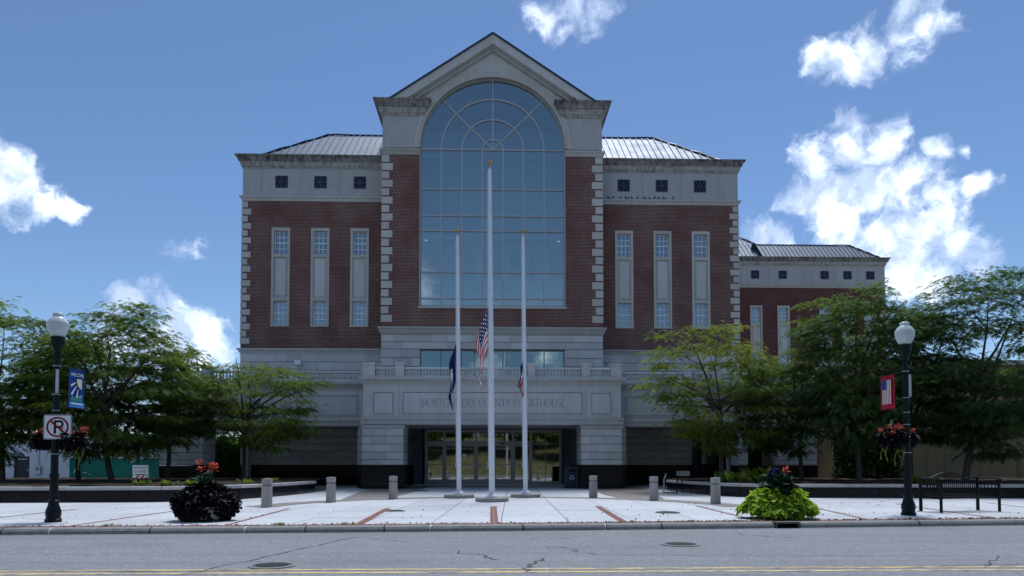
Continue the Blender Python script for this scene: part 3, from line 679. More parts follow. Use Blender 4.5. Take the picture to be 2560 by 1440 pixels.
# dark run-off stain below the last vent on the right wing, rusty patch above a window
# --- stone base of the wings above the terrace
for x0, x1, o in ((-15.8, -6.75, -1), (6.75, 15.8, 1)):
    path = [(x0, 13), (x0, WY), (x1, WY)] if o < 0 else [(x0, WY), (x1, WY), (x1, 13)]
    MB().sweep(path, up(BASE, 8.29)).build('base_moulding', 'limestone', CH)
    e = empty('stone_wall', parent=CH)
    arches = [x0 + 2.45 + k * 2.45 for k in range(3)] if o < 0 else [x1 - 2.45 - k * 2.45 for k in range(3)]
    ashlar(e, x0, x1, WY - .01, WY + .5, [5.6, 6.2, 6.75, 7.25, 7.77, 8.285], 1.05, 11 + o)
    for a in arches: block('lintel_recess', 'joint_stone', e, a - .55, a + .55, WY - .03, WY - .012, 6.2, 6.78)
    xe = x0 if o < 0 else x1
    MB().box(xe if o < 0 else xe - .4, xe + .4 if o < 0 else xe, WY + .52, 13, 0, 8.29).build('side_wall', 'block_stone', CH)

# --- central bay
e = CH; D = 6.78; AR = 4.48; ZS = 20.84
mb = MB()
mb.box(-D, -AR, 0, .5, 9.7, 20.5).box(AR, D, 0, .5, 9.7, 20.5).box(-AR, AR, 0, .5, 9.7, 10.93)
mb.box(-D, -D + .5, .5, 12, 9.7, 20.5).box(D - .5, D, .5, 12, 9.7, 20.5)
mb.build('brick_wall', 'brick', CH)
quoins(CH, -D, 1, 0, 9.98, 20.42, 20, .64, .43); quoins(CH, D, -1, 0, 9.98, 20.42, 20, .64, .43)
for s in (-1, 1):
    a, b = (-D, -AR - .02) if s < 0 else (AR + .02, D)
    path = [(a, 12), (a, 0), (b, 0)] if s < 0 else [(a, 0), (b, 0), (b, 12)]
    MB().sweep(path, up(STRING, 20.41, 1.0)).build('capital_band', 'limestone', CH)
# gable wall with the arch cut out
m_ = .6645; AP = 27.78
def arcpts(r, a0, a1, n): return [(r * math.cos(R(a0 + (a1 - a0) * i / n)), ZS + r * math.sin(R(a0 + (a1 - a0) * i / n))) for i in range(n + 1)]
outer = [(-D, 20.72), (-D, 23.2), (0, AP), (D, 23.2), (D, 20.72)]
gp = outer + [(AR, 20.72)] + arcpts(AR, 0, 180, 48) + [(-AR, 20.72)]
MB().prism_y(gp, .0, .5).build('gable_wall', 'limestone', CH)
for s in (-1, 1): MB().box(s * D if s < 0 else D - .4, -D + .4 if s < 0 else D, .5, 12, 20.6, 23.6).build('side_wall', 'attic_stucco', CH)
for s in (-1, 1):   # smooth stone panels beside the arch
    px = [(s * (D - .0), 20.80), (s * D, 22.86)] + [(s * x, z) for x, z in [(math.sqrt(4.86 ** 2 - (z - ZS) ** 2), z) for z in np.linspace(22.86, 20.84, 8)]] 
    MB().prism_y(px, -.05, -.001).build('gable_panel', 'attic_stucco', CH)
# archivolt rings
MB().prism_y(arcpts(4.86, 0, 180, 48) + arcpts(4.62, 180, 0, 48), -.10, .02).build('archivolt', 'limestone', CH)
MB().prism_y(arcpts(4.60, 0, 180, 48) + arcpts(4.46, 180, 0, 48), -.16, .3).build('archivolt', 'quoin_stone', CH)
# raking cornices
def rake(s, a, b, y0, y1, mat, name, zc=23.66, apex=27.92, lip=0):
    za, zb = apex - a, apex - b
    px = [(0, za), (s * (za - zc) / m_, zc), (s * (zb - zc) / m_, zc), (0, zb)]
    MB().prism_y(px, y0, y1).build(name, mat, CH)
for s in (-1, 1):
    rake(s, 0, .12, -.58, 12, 'roof_edge', 'roof_verge')
    rake(s, .121, .70, -.50, .1, 'limestone', 'raking_fascia')
    rake(s, .701, .78, -.36, .1, 'limestone', 'raking_moulding')
    rake(s, .781, .98, -.22, .1, 'limestone', 'raking_moulding')
# cornice returns
for s in (-1, 1):
    if s < 0: path = [(-D - .02, 12), (-D - .02, -.05), (-4.30, -.05), (-4.30, .3)]
    else: path = [(4.30, .3), (4.30, -.05), (D + .02, -.05), (D + .02, 12)]
    MB().sweep(path, up(CORN_LOW, 22.80, .93, .91)).build('cornice_moulding', 'stained_stone', CH); MB().sweep(path, up(CORN_UP, 22.80, .93, .91)).build('cornice', 'stain_shade_stone', CH)
MB().box(-D, D, .6, 12, 23.4, 23.6).build('roof_deck', 'metal_roof', CH)

# stone base of the central bay
MB().sweep([(-D, 3), (-D, -.02), (D, -.02), (D, 3)], up([(-.1, 0), (.03, 0), (.05, .06), (.10, .12), (.14, .30), (.2, .34), (.2, .46), (-.1, .48)], 9.26)).build('base_moulding', 'limestone', CH)
e = empty('stone_wall', parent=CH)
ashlar(e, -D, D, -.02, .5, [8.36, 8.80, 9.25], 1.25, 5, backing=False, gz=.03)
for s in (-1, 1): block('stone_backing', 'joint_stone', e, s * D * .998, s * 4.7, .04, .5, 5.6, 9.25)
block('stone_backing', 'joint_stone', e, -4.7, 4.7, .04, .5, 8.38, 9.25)
for s in (-1, 1):  # flanks of the opening
    ashlar(e, *sorted((s * 4.42, s * D)), -.02, .5, [5.6, 6.2, 6.75, 7.3, 7.83, 8.36], 1.2, 15 + s, backing=False, gz=.03)
    MB().box(s * D if s < 0 else D - .4, -D + .4 if s < 0 else D, .51, 3, 5.6, 9.26).build('side_wall', 'block_stone', CH)
# window band at terrace level
bw = MB(); COLS = [-4.40, -3.175, -1.905, -.635, .635, 1.905, 3.175, 4.40]
for c in COLS: bw.box(c - .035, c + .035, .22, .32, 5.7, 8.36)
bw.box(-4.40, 4.40, .225, .315, 8.29, 8.36)
band = bw.build('terrace_window', 'door_metal', CH)
for a, b in zip(COLS, COLS[1:]): block('pane', 'band_glass', band, a + .036, b - .036, .265, .275, 5.8, 8.29)
for x in (-1.13, -.2, .45, 1.08): block('door_stile', 'interior_dark', band, x - .03, x + .03, .33, .37, 5.8, 8.28)
MB().box(-4.6, 4.6, 2.2, 2.3, 5.6, 8.8).build('room_wall', 'interior_wall', CH)
MB().box(-4.6, 4.6, .5, 2.3, 8.45, 8.7).build('room_ceiling', 'interior_wall', CH)

# --- great arched window
fm = MB(); FY0, FY1 = .13, .30; t = .045
ROWS = [11.08, 11.53, 13.17, 15.75, 16.69, 18.35, 20.84]
WC = [-4.44, -3.175, -1.905, -.635, .635, 1.905, 3.175, 4.44]
for c in WC: fm.box(c - t, c + t, FY0, FY1, 11.0, 20.84)
for r_ in ROWS: fm.box(-4.44, 4.44, FY0 + .006, FY1 - .006, r_ - t, r_ + t)
def arcbar(r, w, a0=0, a1=180, n=40): fm.prism_y(arcpts(r + w, a0, a1, n) + arcpts(r - w, a1, a0, n), FY0 + .003, FY1 - .003)
RAD = [.635, 1.905, 3.175, 4.42]
for r_ in RAD: arcbar(r_, t)
for a in (45, 90, 135):
    c_, s_ = math.cos(R(a)), math.sin(R(a)); fm.prism_y([(-s_ * t, ZS + c_ * t), (s_ * t, ZS - c_ * t), (4.42 * c_ + s_ * t, ZS + 4.42 * s_ - c_ * t), (4.42 * c_ - s_ * t, ZS + 4.42 * s_ + c_ * t)], FY0 + .009, FY1 - .009)
GW = fm.build('arched_window', 'frame_metal', CH)
for a, b in zip(WC, WC[1:]):
    for c, d in zip(ROWS, ROWS[1:]): block('pane', 'curtain_glass', GW, a + t + .001, b - t - .001, .21, .222, c + t + .001, d - t - .001).rotation_euler = (rng.uniform(-.006, .006), 0, rng.uniform(-.006, .006))
rr_ = [.0] + RAD
for a0, a1 in ((0, 45), (45, 90), (90, 135), (135, 180)):
    for r0, r1 in zip(rr_, rr_[1:]):
        i_, o_ = r0 + .04, r1 - .04
        poly = arcpts(o_, a0 + 1, a1 - 1, 12) + (arcpts(i_, a1 - 1, a0 + 1, 12) if r0 > 0 else [(.04 * math.cos(R((a0 + a1) / 2)), ZS + .05)])
        MB().prism_y([(x, max(z, ZS + .046)) for x, z in poly], .21, .222).build('pane', 'curtain_glass', GW)
block('window_sill', 'quoin_stone', CH, -4.56, 4.56, -.10, .4, 10.88, 11.0)
for s in (-1, 1): block('window_reveal', 'frame_metal', CH, s * 4.49, s * 4.44, -.04, .3, 11.0, 20.84)
# hall behind the glass
hall = empty('hall', parent=CH)
MB().prism_y([(-4.75, 10.5), (4.75, 10.5), (4.75, 24.3), (0, 27.4), (-4.75, 24.3)], 3.2, 3.3).build('hall_wall', 'interior_wall', hall)
for s in (-1, 1): MB().box(*sorted((s * 4.9, s * 4.75)),  .5, 3.2, 10.5, 24.3).build('hall_wall', 'interior_wall', hall)
MB().box(-4.75, 4.75, .55, 3.2, 10.4, 10.9).build('hall_floor', 'interior_floor', hall)
MB().box(-4.75, 4.75, .6, 1.1, 15.36, 15.72).build('bulkhead', 'interior_wall', hall)
MB().box(-4.75, 4.75, .6, .9, 20.45, 20.80).build('bulkhead', 'interior_wall', hall)
MB().box(-4.75, 4.75, 1.3, 1.45, 10.9, 12.9).build('gallery_front', 'interior_wall', hall)
for x0, x1 in ((-4.3, -3.2), (-2.0, 2.0), (3.2, 4.3)): MB().box(x0, x1, 1.26, 1.298, 12.1, 12.75).build('gallery_panel', 'frame_metal', hall)
for x0, x1 in ((-4.6, -3.45), (-2.0, -1.15), (-.65, .6), (1.2, 2.1), (2.4, 2.75), (3.75, 4.6)): MB().box(x0, x1, 3.15, 3.19, 12.9, 15.2).build('inner_opening', 'interior_dark', hall)
MB().box(-4.75, 4.75, 1.6, 3.2, 15.9, 16.2).build('hall_floor', 'interior_floor', hall)
g = G('downlight'); g.b.inputs['Emission Color'].default_value = (1, .93, .8, 1); g.b.inputs['Emission Strength'].default_value = .4
for x in (-4.15, 4.15): MB().lathe([(.09, 0), (.09, .02), (.06, .03)], n=14).build('downlight', 'downlight', hall, loc=(x, .85, 15.325))
MB().box(-2.3, 2.3, .6, 3.2, 26.0, 26.1).build('hall_ceiling', 'interior_wall', hall)

# --- porch and colonnade
PY, CY = -4.2, -2.3
def balusters(P, x0, x1, y, n):
    for i in range(n):
        x = x0 + (x1 - x0) * (i + .5) / n; obj('baluster', BALM, P, (x, y, 6.26))
BALM = MB().lathe([(.078, 0), (.078, .04), (.04, .06), (.058, .10), (.088, .17), (.068, .24), (.038, .29), (.05, .31), (.072, .35), (.072, .385)], n=8).mesh('baluster', 'baluster_stone')
BALM.polygons.foreach_set('use_smooth', [True] * len(BALM.polygons))
def bal_post(P, x0, x1, y, z1=6.98, d=.5):
    mb = MB(); mb.box(x0, x1, y - d / 2, y + d / 2, 6.1, z1 - .12).box(x0 - .04, x1 + .04, y - d / 2 - .04, y + d / 2 + .04, z1 - .12, z1).box(x0 - .03, x1 + .03, y - d / 2 - .03, y + d / 2 + .03, 6.1, 6.2)
    mb.box(x0 + .09, x1 - .09, y - d / 2 - .012, y - d / 2 + .01, 6.28, z1 - .22)
    mb.build('post', 'baluster_stone', P)
def rail(P, x0, x1, y):
    mb = MB(); mb.sweep([(x0, y), (x1, y)], [(-.14, 6.63), (-.14, 6.70), (-.10, 6.75), (.10, 6.75), (.14, 6.70), (.14, 6.63)]).sweep([(x0, y), (x1, y)], [(-.15, 6.1), (-.15, 6.22), (-.11, 6.27), (.11, 6.27), (.15, 6.22), (.15, 6.1)])
    mb.build('rail', 'baluster_stone', P)
POSTS = [(-7.16, -6.52), (-5.38, -4.9), (-2.36, -1.96), (1.96, 2.36), (4.95, 5.45), (6.58, 7.16)]
bal = empty('balustrade', parent=CH); by = PY + .35
for a, b in POSTS: bal_post(bal, a, b, by)
for (a, b), (c, d) in zip(POSTS, POSTS[1:]):
    rail(bal, b, c, by); balusters(bal, b, c, by, max(2, round((c - b) / .185)))
for s in (-1, 1):   # returns of the porch balustrade, and the wing balustrades
    bal_post(bal, *( sorted((s * 7.2, s * 7.6)) ), CY + .25, 6.86)
    posts = [(7.6, 7.6), (11.2, 11.7), (12.88, 13.38), (16.2, 16.7), (18.4, 18.95)]
    for a, b in posts[1:]: bal_post(bal, *sorted((s * a, s * b)), CY + .3)
    for (a, b), (c, d) in zip(posts, posts[1:]):
        q = sorted((s * b, s * c)); rail(bal, *q, CY + .3); balusters(bal, *q, CY + .3, max(2, round((c - b) / .185)))
    mb = MB()  # side return wall of the porch parapet
    mb.box(*sorted((s * 6.7, s * 7.05)), PY + .65, CY + .2, 6.1, 6.74); mb.build('parapet', 'baluster_stone', bal)
# entablatures
PCOR = [(-.3, 0), (.02, 0), (.02, .10), (.06, .13), (.06, .2), (.12, .24), (.20, .34), (.26, .36), (.26, .46), (-.3, .47)]
LOW = [(-.3, 0), (.10, 0), (.12, .06), (.12, .22), (.17, .26), (.17, .33), (.04, .36), (-.3, .37)]
px0 = 7.12
pp = [(-px0, CY + .1), (-px0, PY), (px0, PY), (px0, CY + .1)]
MB().sweep(pp, up(PCOR, 5.66)).build('porch_cornice', 'limestone', CH)
MB().sweep(pp, up(LOW, 3.53, 1.02)).build('porch_architrave', 'limestone', CH)
fr = MB(); fr.box(-px0, px0, PY, CY + 2, 3.85, 5.70); fr.build('frieze', 'panel_stone', CH)
def panel_frame(P, x0, x1, y, z0, z1, t=.05, d=.06):
    block('panel_groove', 'groove_stone', P, x0 + t, x1 - t, y - .004, y + .01, z0 + t, z1 - t)
    mb = MB(); mb.box(x0, x1, y - d, y, z1 - t, z1).box(x0, x1, y - d, y, z0, z0 + t).box(x0, x0 + t, y - d, y, z0 + t, z1 - t).box(x1 - t, x1, y - d, y, z0 + t, z1 - t)
    mb.box(x0 + t + .04, x1 - t - .04, y - .03, y, z0 + t + .04, z1 - t - .04)
    mb.build('frieze_panel', 'panel_stone', P)
panel_frame(CH, -6.6, -5.43, PY, 4.08, 5.36); panel_frame(CH, 5.43, 6.6, PY, 4.08, 5.36); panel_frame(CH, -4.98, 5.02, PY, 4.08, 5.38)
for x in (-5.15, 5.2): block('frieze_joint', 'joint_stone', CH, x - .008, x + .008, PY - .004, PY + .02, 3.92, 5.64)
MB().box(-px0 + .1, px0 - .1, PY + .2, WY, 5.75, 6.09).build('terrace_slab', 'block_stone', CH)
for s in (-1, 1):
    xo = 18.95
    pth = [(-xo, 2.5), (-xo, CY), (-px0, CY)] if s < 0 else [(px0, CY), (xo, CY), (xo, 2.5)]
    MB().sweep(pth, up(PCOR, 5.60)).build('colonnade_cornice', 'limestone', CH)
    MB().sweep(pth, up(LOW, 3.53)).build('colonnade_architrave', 'limestone', CH)
    q = sorted((s * px0, s * xo))
    MB().box(q[0], q[1], CY, CY + 1.0, 3.86, 5.65).build('frieze', 'panel_stone', CH)
    for a, b in ((7.72, 11.28), (11.77, 14.24), (14.8, 18.5)): panel_frame(CH, *sorted((s * a, s * b)), CY, 4.1, 5.34)
    MB().box(q[0] + .1, q[1] - .1, CY + .2, WY if True else 0, 5.75, 6.07).build('terrace_slab', 'block_stone', CH)
    # piers
    pe = empty('pier', parent=CH); PZ = [1.30, 1.59, 2.01, 2.45, 2.90, 3.30]
    a, b = sorted((s * 4.9, s * 7.17))
    ashlar(pe, a, b, PY, PY + 2.2, PZ, .82, 21 + s, backing=False); block('pier_core', 'joint_stone', pe, a + .02, b - .02, PY + .03, PY + 2.18, 1.3, 3.3)
    MB().sweep([(a, PY + 2.2), (a, PY), (b, PY), (b, PY + 2.2)], up([(-.2, 0), (.02, 0), (.06, .1), (.07, .2), (-.2, .22)], 3.30)).build('pier_capital', 'limestone', pe)
    block('granite_plinth', 'black_granite', pe, a - .02, b + .02, PY - .02, PY + 2.22, .2, 1.26); block('granite_base', 'black_granite', pe, a - .06, b + .06, PY - .06, PY + 2.26, 0, .20)
    for (u, w_, dpt) in ((7.18, 7.75, .9), (16.55, 18.95, 2.0), (14.26, 14.88, 1.2)):
        if s < 0 and u == 14.26: continue
        a, b = sorted((s * u, s * w_)); pe = empty('pier', parent=CH)
        ashlar(pe, a, b, CY, CY + dpt, PZ + [3.53], .82, int(u) + s, backing=False, gz=.03); block('pier_core', 'joint_stone', pe, a + .02, b - .02, CY + .03, CY + dpt - .02, 1.3, 3.53)
        block('granite_plinth', 'black_granite', pe, a - .02, b + .02, CY - .02, CY + dpt + .02, 0, 1.26)
    # recessed wall of the loggia
    a, b = sorted((s * 4.9, s * (16.1 if s < 0 else 13.0)))
    e = empty('loggia_wall', parent=CH)
    ashlar(e, a, b, 2.8, 3.2, [1.3, 1.75, 2.2, 2.65, 3.1, 3.61], 2.3, 40 + s); block('granite_plinth', 'black_granite', e, a, b, 2.76, 3.2, 0, 1.32)
MB().box(7.0, 18.8, CY + .3, 6, 3.62, 3.72).build('loggia_soffit', 'panel_stone', CH); MB().box(-18.8, -7.0, CY + .3, 6, 3.62, 3.72).build('loggia_soffit', 'panel_stone', CH)
MB().box(-7.1, 7.1, PY + .3, 6, 3.55, 3.65).build('loggia_soffit', 'panel_stone', CH)
# window and wall piece in the right loggia
MB().box(13.0, 14.3, WY - .3, WY, 0, 1.25).build('granite_plinth', 'black_granite', CH)
lw = MB(); lw.box(12.95, 13.1, WY - .42, WY - .1, 1.25, 3.6).box(14.5, 14.7, WY - .42, WY - .1, 0, 3.6).box(13.1, 14.5, WY - .42, WY - .1, 1.25, 1.35)
lwo = lw.build('loggia_window', 'dark_iron', CH); block('pane', 'door_glass', lwo, 13.1, 14.5, WY - .25, WY - .24, 1.35, 3.6)
MB().box(12.5, 15, WY + 1.5, WY + 1.6, 0, 3.6).build('room_wall', 'interior_dark', CH)

# --- entrance doors
DY = 1.0
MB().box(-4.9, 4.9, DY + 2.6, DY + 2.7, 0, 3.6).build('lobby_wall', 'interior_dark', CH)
MB().box(-4.9, 4.9, DY - .05, DY + 2.6, 0, .12).build('lobby_floor', 'interior_floor', CH)
en = MB()
PX = [-4.12, -2.98, -1.02, 1.28, 2.40, 4.24]
for x in PX: en.box(x - .07, x + .07, DY, DY + .18, .12, 3.5)
en.box(-4.12, 4.24, DY + .004, DY + .176, 3.38, 3.5).box(-4.12, 2.40, DY - .02, DY + .2, 2.56, 2.80).box(2.40, 4.24, DY + .01, DY + .17, 2.60, 2.64).box(3.30, 3.34, DY + .012, DY + .168, .12, 3.5).box(-4.12, 4.24, DY + .002, DY + .178, .12, .3)
ent = en.build('entrance_frame', 'door_metal', CH)
for a, b in zip(PX, PX[1:]):
    if a < 2.3: block('pane', 'door_glass', ent, a + .07, b - .07, DY + .08, DY + .09, 2.80, 3.38)
for a, b in ((2.47, 3.30), (3.34, 4.17)):
    block('pane', 'door_glass', ent, a, b, DY + .08, DY + .09, 2.64, 3.38); block('pane', 'door_glass', ent, a, b, DY + .08, DY + .09, .3, 2.60)
DOORS = [(-4.05, -3.05), (-2.91, -2.03), (-1.97, -1.09), (-.95, .02), (.14, 1.20), (1.35, 2.33)]
for i, (a, b) in enumerate(DOORS):
    d = MB(); y0, y1 = DY + .04, DY + .12
    d.box(a, a + .06, y0, y1, .3, 2.55).box(b - .06, b, y0, y1, .3, 2.55).box(a + .06, b - .06, y0, y1, 2.47, 2.55).box(a + .06, b - .06, y0, y1, .3, .42).box(a + .06, b - .06, y0 + .01, y1 - .01, 1.30, 1.36)
    do = d.build('door', 'door_metal', CH)
    block('pane', 'door_glass', do, a + .06, b - .06, DY + .075, DY + .085, .42, 1.30); block('pane', 'door_glass', do, a + .06, b - .06, DY + .075, DY + .085, 1.36, 2.47)
    s_ = {1: 'EXIT ONLY', 2: 'EXIT ONLY', 4: 'ENTRANCE'}.get(i)
    if s_: text_mesh(s_, .17, 'white_paint', 'door_lettering', do, ((a + b) / 2, DY + .068, 2.32), (R(90), 0, 0), .001)
    if i == 2: block('notice', 'white_paint', do, a + .12, a + .36, DY + .066, DY + .070, 1.72, 2.02)
block('sensor', 'dark_iron', CH, .45, .78, DY - .05, DY - .021, 2.62, 2.70)
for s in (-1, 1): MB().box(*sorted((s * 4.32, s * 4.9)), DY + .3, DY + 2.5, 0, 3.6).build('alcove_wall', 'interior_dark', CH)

# --- inscription: incised roman capitals drawn as strokes (thick stems, thin hairlines, serifs)
def roman(ch):
    """list of quads (polygons in a unit cap-height box) and the advance width"""
    T, t_ = .13, .055; S = []
    def bar(x0, y0, x1, y1, w):
        d = Vector((x1 - x0, y1 - y0)); n_ = Vector((-d.y, d.x)).normalized() * w / 2; S.append([(x0 + n_.x, y0 + n_.y), (x1 + n_.x, y1 + n_.y), (x1 - n_.x, y1 - n_.y), (x0 - n_.x, y0 - n_.y)])
    def ser(x, y, w=.28): S.append([(x - w / 2, y - .02), (x + w / 2, y - .02), (x + w / 2, y + .02), (x - w / 2, y + .02)])
    def stem(x, w=T): bar(x, 0, x, 1, w); ser(x, .02); ser(x, .98)
    def ell(cx, cy, rx, ry, a0, a1, n=14):
        for i in range(n):
            p = R(a0 + (a1 - a0) * i / n); q = R(a0 + (a1 - a0) * (i + 1) / n)
            def w(a): return t_ + (T - t_) * abs(math.cos(a)) ** 1.3
            S.append([(cx + rx * math.cos(p), cy + ry * math.sin(p)), (cx + rx * math.cos(q), cy + ry * math.sin(q)), (cx + (rx - w(q)) * math.cos(q), cy + (ry - w(q) * .6) * math.sin(q)), (cx + (rx - w(p)) * math.cos(p), cy + (ry - w(p) * .6) * math.sin(p))])
    if ch == ' ': return [], .38
    if ch == 'M': stem(.10, t_); bar(.12, 1, .46, .02, T); bar(.46, .02, .80, 1, t_); stem(.84); return S, .98
    if ch == 'N': stem(.10, t_); bar(.11, .98, .72, .02, T); stem(.74, t_); return S, .88
    if ch == 'O': ell(.44, .5, .42, .52, 0, 360, 26); return S, .92
    if ch == 'C': ell(.44, .5, .42, .52, 45, 315, 22); bar(.73, .66, .73, .92, .04); return S, .82
    if ch == 'G': ell(.44, .5, .42, .52, 45, 320, 22); bar(.73, .08, .73, .44, T); ser(.72, .44); bar(.73, .66, .73, .92, .04); return S, .88
    if ch == 'T': bar(.36, 0, .36, 1, T); ser(.36, .02); bar(.04, .965, .68, .965, .07); bar(.05, .80, .05, .98, .04); bar(.67, .80, .67, .98, .04); return S, .74
    if ch == 'E': stem(.14); bar(.1, .965, .56, .965, .07); bar(.1, .52, .46, .52, .06); bar(.1, .035, .60, .035, .07); bar(.56, .82, .56, .98, .04); bar(.60, .02, .60, .2, .04); return S, .70
    if ch == 'R': stem(.14); ell(.30, .74, .30, .26, -90, 90, 12); bar(.14, .965, .32, .965, .06); bar(.14, .50, .32, .50, .06); bar(.34, .5, .70, .02, T); ser(.72, .02, .16); return S, .80
    if ch == 'Y': bar(.38, 0, .38, .46, T); ser(.38, .02); bar(.38, .44, .08, .98, T); bar(.38, .44, .68, .98, t_); ser(.08, .98, .24); ser(.68, .98, .2); return S, .76
    if ch == 'U': bar(.14, .35, .14, 1, T); ser(.14, .98); bar(.72, .35, .72, 1, t_); ser(.72, .98, .22); ell(.43, .36, .355, .38, 180, 360, 14); return S, .88
    if ch == 'H': stem(.14); stem(.74); bar(.14, .51, .74, .51, .06); return S, .90
    if ch == 'S': ell(.29, .74, .25, .27, 30, 270, 14); ell(.30, .26, .27, .27, 90, -150, 14); return S, .62
TXT = 'MONTGOMERY COUNTY COURTHOUSE'; adv = [roman(c)[1] for c in TXT]; ins = empty('inscription', parent=CH)
tw = sum(adv); capH = .44; kx = (8.0 / tw); x = -3.96
for c, a in zip(TXT, adv):
    S, _ = roman(c)
    if S:
        mb = MB()
        for k, q in enumerate(S): mb.prism_y([(x + u * kx, 4.52 + w * capH) for u, w in q], PY - .0335 - .0004 * (k % 5), PY - .0305)
        mb.build('letter', 'engraved_stone', ins)
    x += a * kx
# small white wall lamp above the left terrace
wl = tag(empty('wall_light', (*b2w(-12.15, 1.55), 7.55), BA), 'small white wall light on the stone base of the left wing', 'light fixture')
MB().prism_y([(-.18, 0), (.18, 0), (.2, .22), (.12, .3), (-.2, .3)], -.32, 0).build('housing', 'white_paint', wl); MB().box(-.15, .15, -.30, -.02, -.02, -.001).build('lens', 'interior_wall', wl)

# --- rear block of the courthouse, further back on the right
AX, AY = 21.4, 69.0
AN = tag(empty('rear_wing', (AX, AY, 0), BA), 'brick wing with metal roof set back behind the right side of the courthouse', 'building')
wing(AN, -4, 13.9, 0, 14, [1.55, 4.15, 8.15, 10.33, 12.4], [1.50, 4.13, 8.13, 10.31, 12.5], 1, 'annex_brick', joints=[.2, 2.8, 6.1, 9.2, 11.4], quoin=False)
quoins(AN, 13.9, -1, 0, 8.86, 17.98, 20, .56, .35)
MB().box(-4, 13.9, 0, 14, 0, 8.62).build('stone_base', 'block_stone', AN)
ribbed_roof(AN, 13.6, 2.0, .3, 2.2, 21.0, 22.72, 2.0, .40)
ribbed_roof(AN, 5.2, -4.0, 1.0, 5.4, 21.1, 24.95, 4.6, .40)

# ------------------------------------------------------------------ seat-wall beds
def seat_wall(name, path, bed, label):
    e = empty(name, (path[len(path) // 2][0], path[len(path) // 2][1], 0)); ox, oy = path[len(path) // 2]
    tag(e, label, 'planter bed')
    # resample the path in pieces of about 1.25 m
    P = [Vector(p) for p in path]; out = [P[0]]; acc = 0
    for a, b in zip(P, P[1:]):
        L_ = (b - a).length; n = max(1, round(L_ / 1.25))
        out += [a + (b - a) * (k + 1) / n for k in range(n)]
    for i, (a, b) in enumerate(zip(out, out[1:])):
        d = (b - a).normalized(); a2, b2 = a + d * .005, b - d * .005; q = [(a2.x - ox, a2.y - oy), (b2.x - ox, b2.y - oy)]
        MB().sweep(q, [(-.30, 0), (-.30, .42), (0, .42), (0, 0)]).build('granite_panel', 'black_granite', e)
        MB().sweep(q, [(-.36, .424), (-.36, .525), (-.34, .545), (.04, .545), (.055, .53), (.055, .424)]).build('cap_stone', 'cap_stone', e)
    n = 10; rr_ = random.Random(3); inner = [(x - ox, y - oy) for x, y in bed]
    xs = [p[0] for p in bed]; ys = [p[1] for p in bed]
    V = []; F = []; nx, ny = 90, 26
    x0, x1 = max(min(xs), -32), min(max(xs), 32); y0, y1 = min(ys), max(ys)
    idx = {}
    for i in range(nx + 1):
        for j in range(ny + 1):
            p = (x0 + (x1 - x0) * i / nx, y0 + (y1 - y0) * j / ny)
            idx[i, j] = len(V); V.append((p[0] - ox, p[1] - oy, .47 + rr_.uniform(-.03, .05) + (.10 if 0 < j else 0)))
    for i in range(nx):
        for j in range(ny):
            c = (x0 + (x1 - x0) * (i + .5) / nx, y0 + (y1 - y0) * (j + .5) / ny)
            if inside(c, bed) and all(inside((c[0] + u, c[1] + w), bed) for u, w in ((.3, -.3), (-.3, -.3), (0, -.4), (.35, 0), (-.35, 0))): F.append((idx[i, j], idx[i + 1, j], idx[i + 1, j + 1], idx[i, j + 1]))
    mb = MB(); mb.v = V; mb.f = F; mb.mi = [0] * len(F); mb.build('soil', 'mulch', e, smooth=True)
    return e
seat_wall('raised_bed', LW, LBED, 'raised tree bed with black granite seat wall on the left of the plaza')
seat_wall('raised_bed', RW, RBED, 'raised tree bed with black granite seat wall on the right, behind the bench')

# ------------------------------------------------------------------ foliage helpers
def frame_from(d):
    """orthonormal frames for an array of directions"""
    d = d / np.linalg.norm(d, axis=1, keepdims=True)
    up_ = np.tile(np.array([[0, 0, 1.]]), (len(d), 1)); s = np.cross(d, up_); nl = np.linalg.norm(s, axis=1, keepdims=True); nl[nl < 1e-4] = 1
    s = s / nl; u = np.cross(s, d); return d, s, u
def fronds(pos, dirs, length, rs, droop=.5, pairs=5, wide=.38):
    """feathery compound leaves: an arching rachis with leaflet triangles on both sides"""
    n = len(pos); d, s, u = frame_from(dirs)
    roll = rs.uniform(-.6, .6, (n, 1)); s2 = s * np.cos(roll) + u * np.sin(roll)
    L_ = length * rs.uniform(.7, 1.25, (n, 1)); V = []; 
    down = np.array([[0, 0, -1.]])
    def along(t): return pos + d * L_ * t + down * L_ * droop * t * t
    tri = []
    for k in range(pairs):
        t0 = .08 + .92 * k / pairs; t1 = t0 + .17; w = wide * math.sin(math.pi * (.18 + .74 * (k + .5) / pairs))
        a = along(t0); b = along(t1); mid = along(t0 + .14)
        for sg in (-1, 1):
            tip = mid + s2 * sg * L_ * w + down * L_ * .06 + rs.uniform(-.02, .02, (n, 3))
            tri.append(np.stack([a, b, tip], 1))
    T = np.concatenate(tri, 0).reshape(-1, 3)
    return T, pairs * 2
def leaf_cards(pos, dirs, size, rs, cup=.25, shape='heart'):
    """single leaves with a folded midrib: 4 triangles each"""
    n = len(pos); d, s, u = frame_from(dirs); roll = rs.uniform(-.7, .7, (n, 1)); s2 = s * np.cos(roll) + u * np.sin(roll); u2 = np.cross(s2, d)
    L_ = size * rs.uniform(.65, 1.3, (n, 1)); w = {'heart': .46, 'long': .20, 'round': .55}[shape]
    base = pos; tip = pos + d * L_ - u2 * L_ * cup; mid = pos + d * L_ * .42 + u2 * L_ * .05
    l = pos + d * L_ * .34 + s2 * L_ * w + u2 * L_ * .12; r = pos + d * L_ * .34 - s2 * L_ * w + u2 * L_ * .12
    T = np.stack([base, l, mid, l, tip, mid, tip, r, mid, r, base, mid], 1).reshape(-1, 3)
    return T, 4
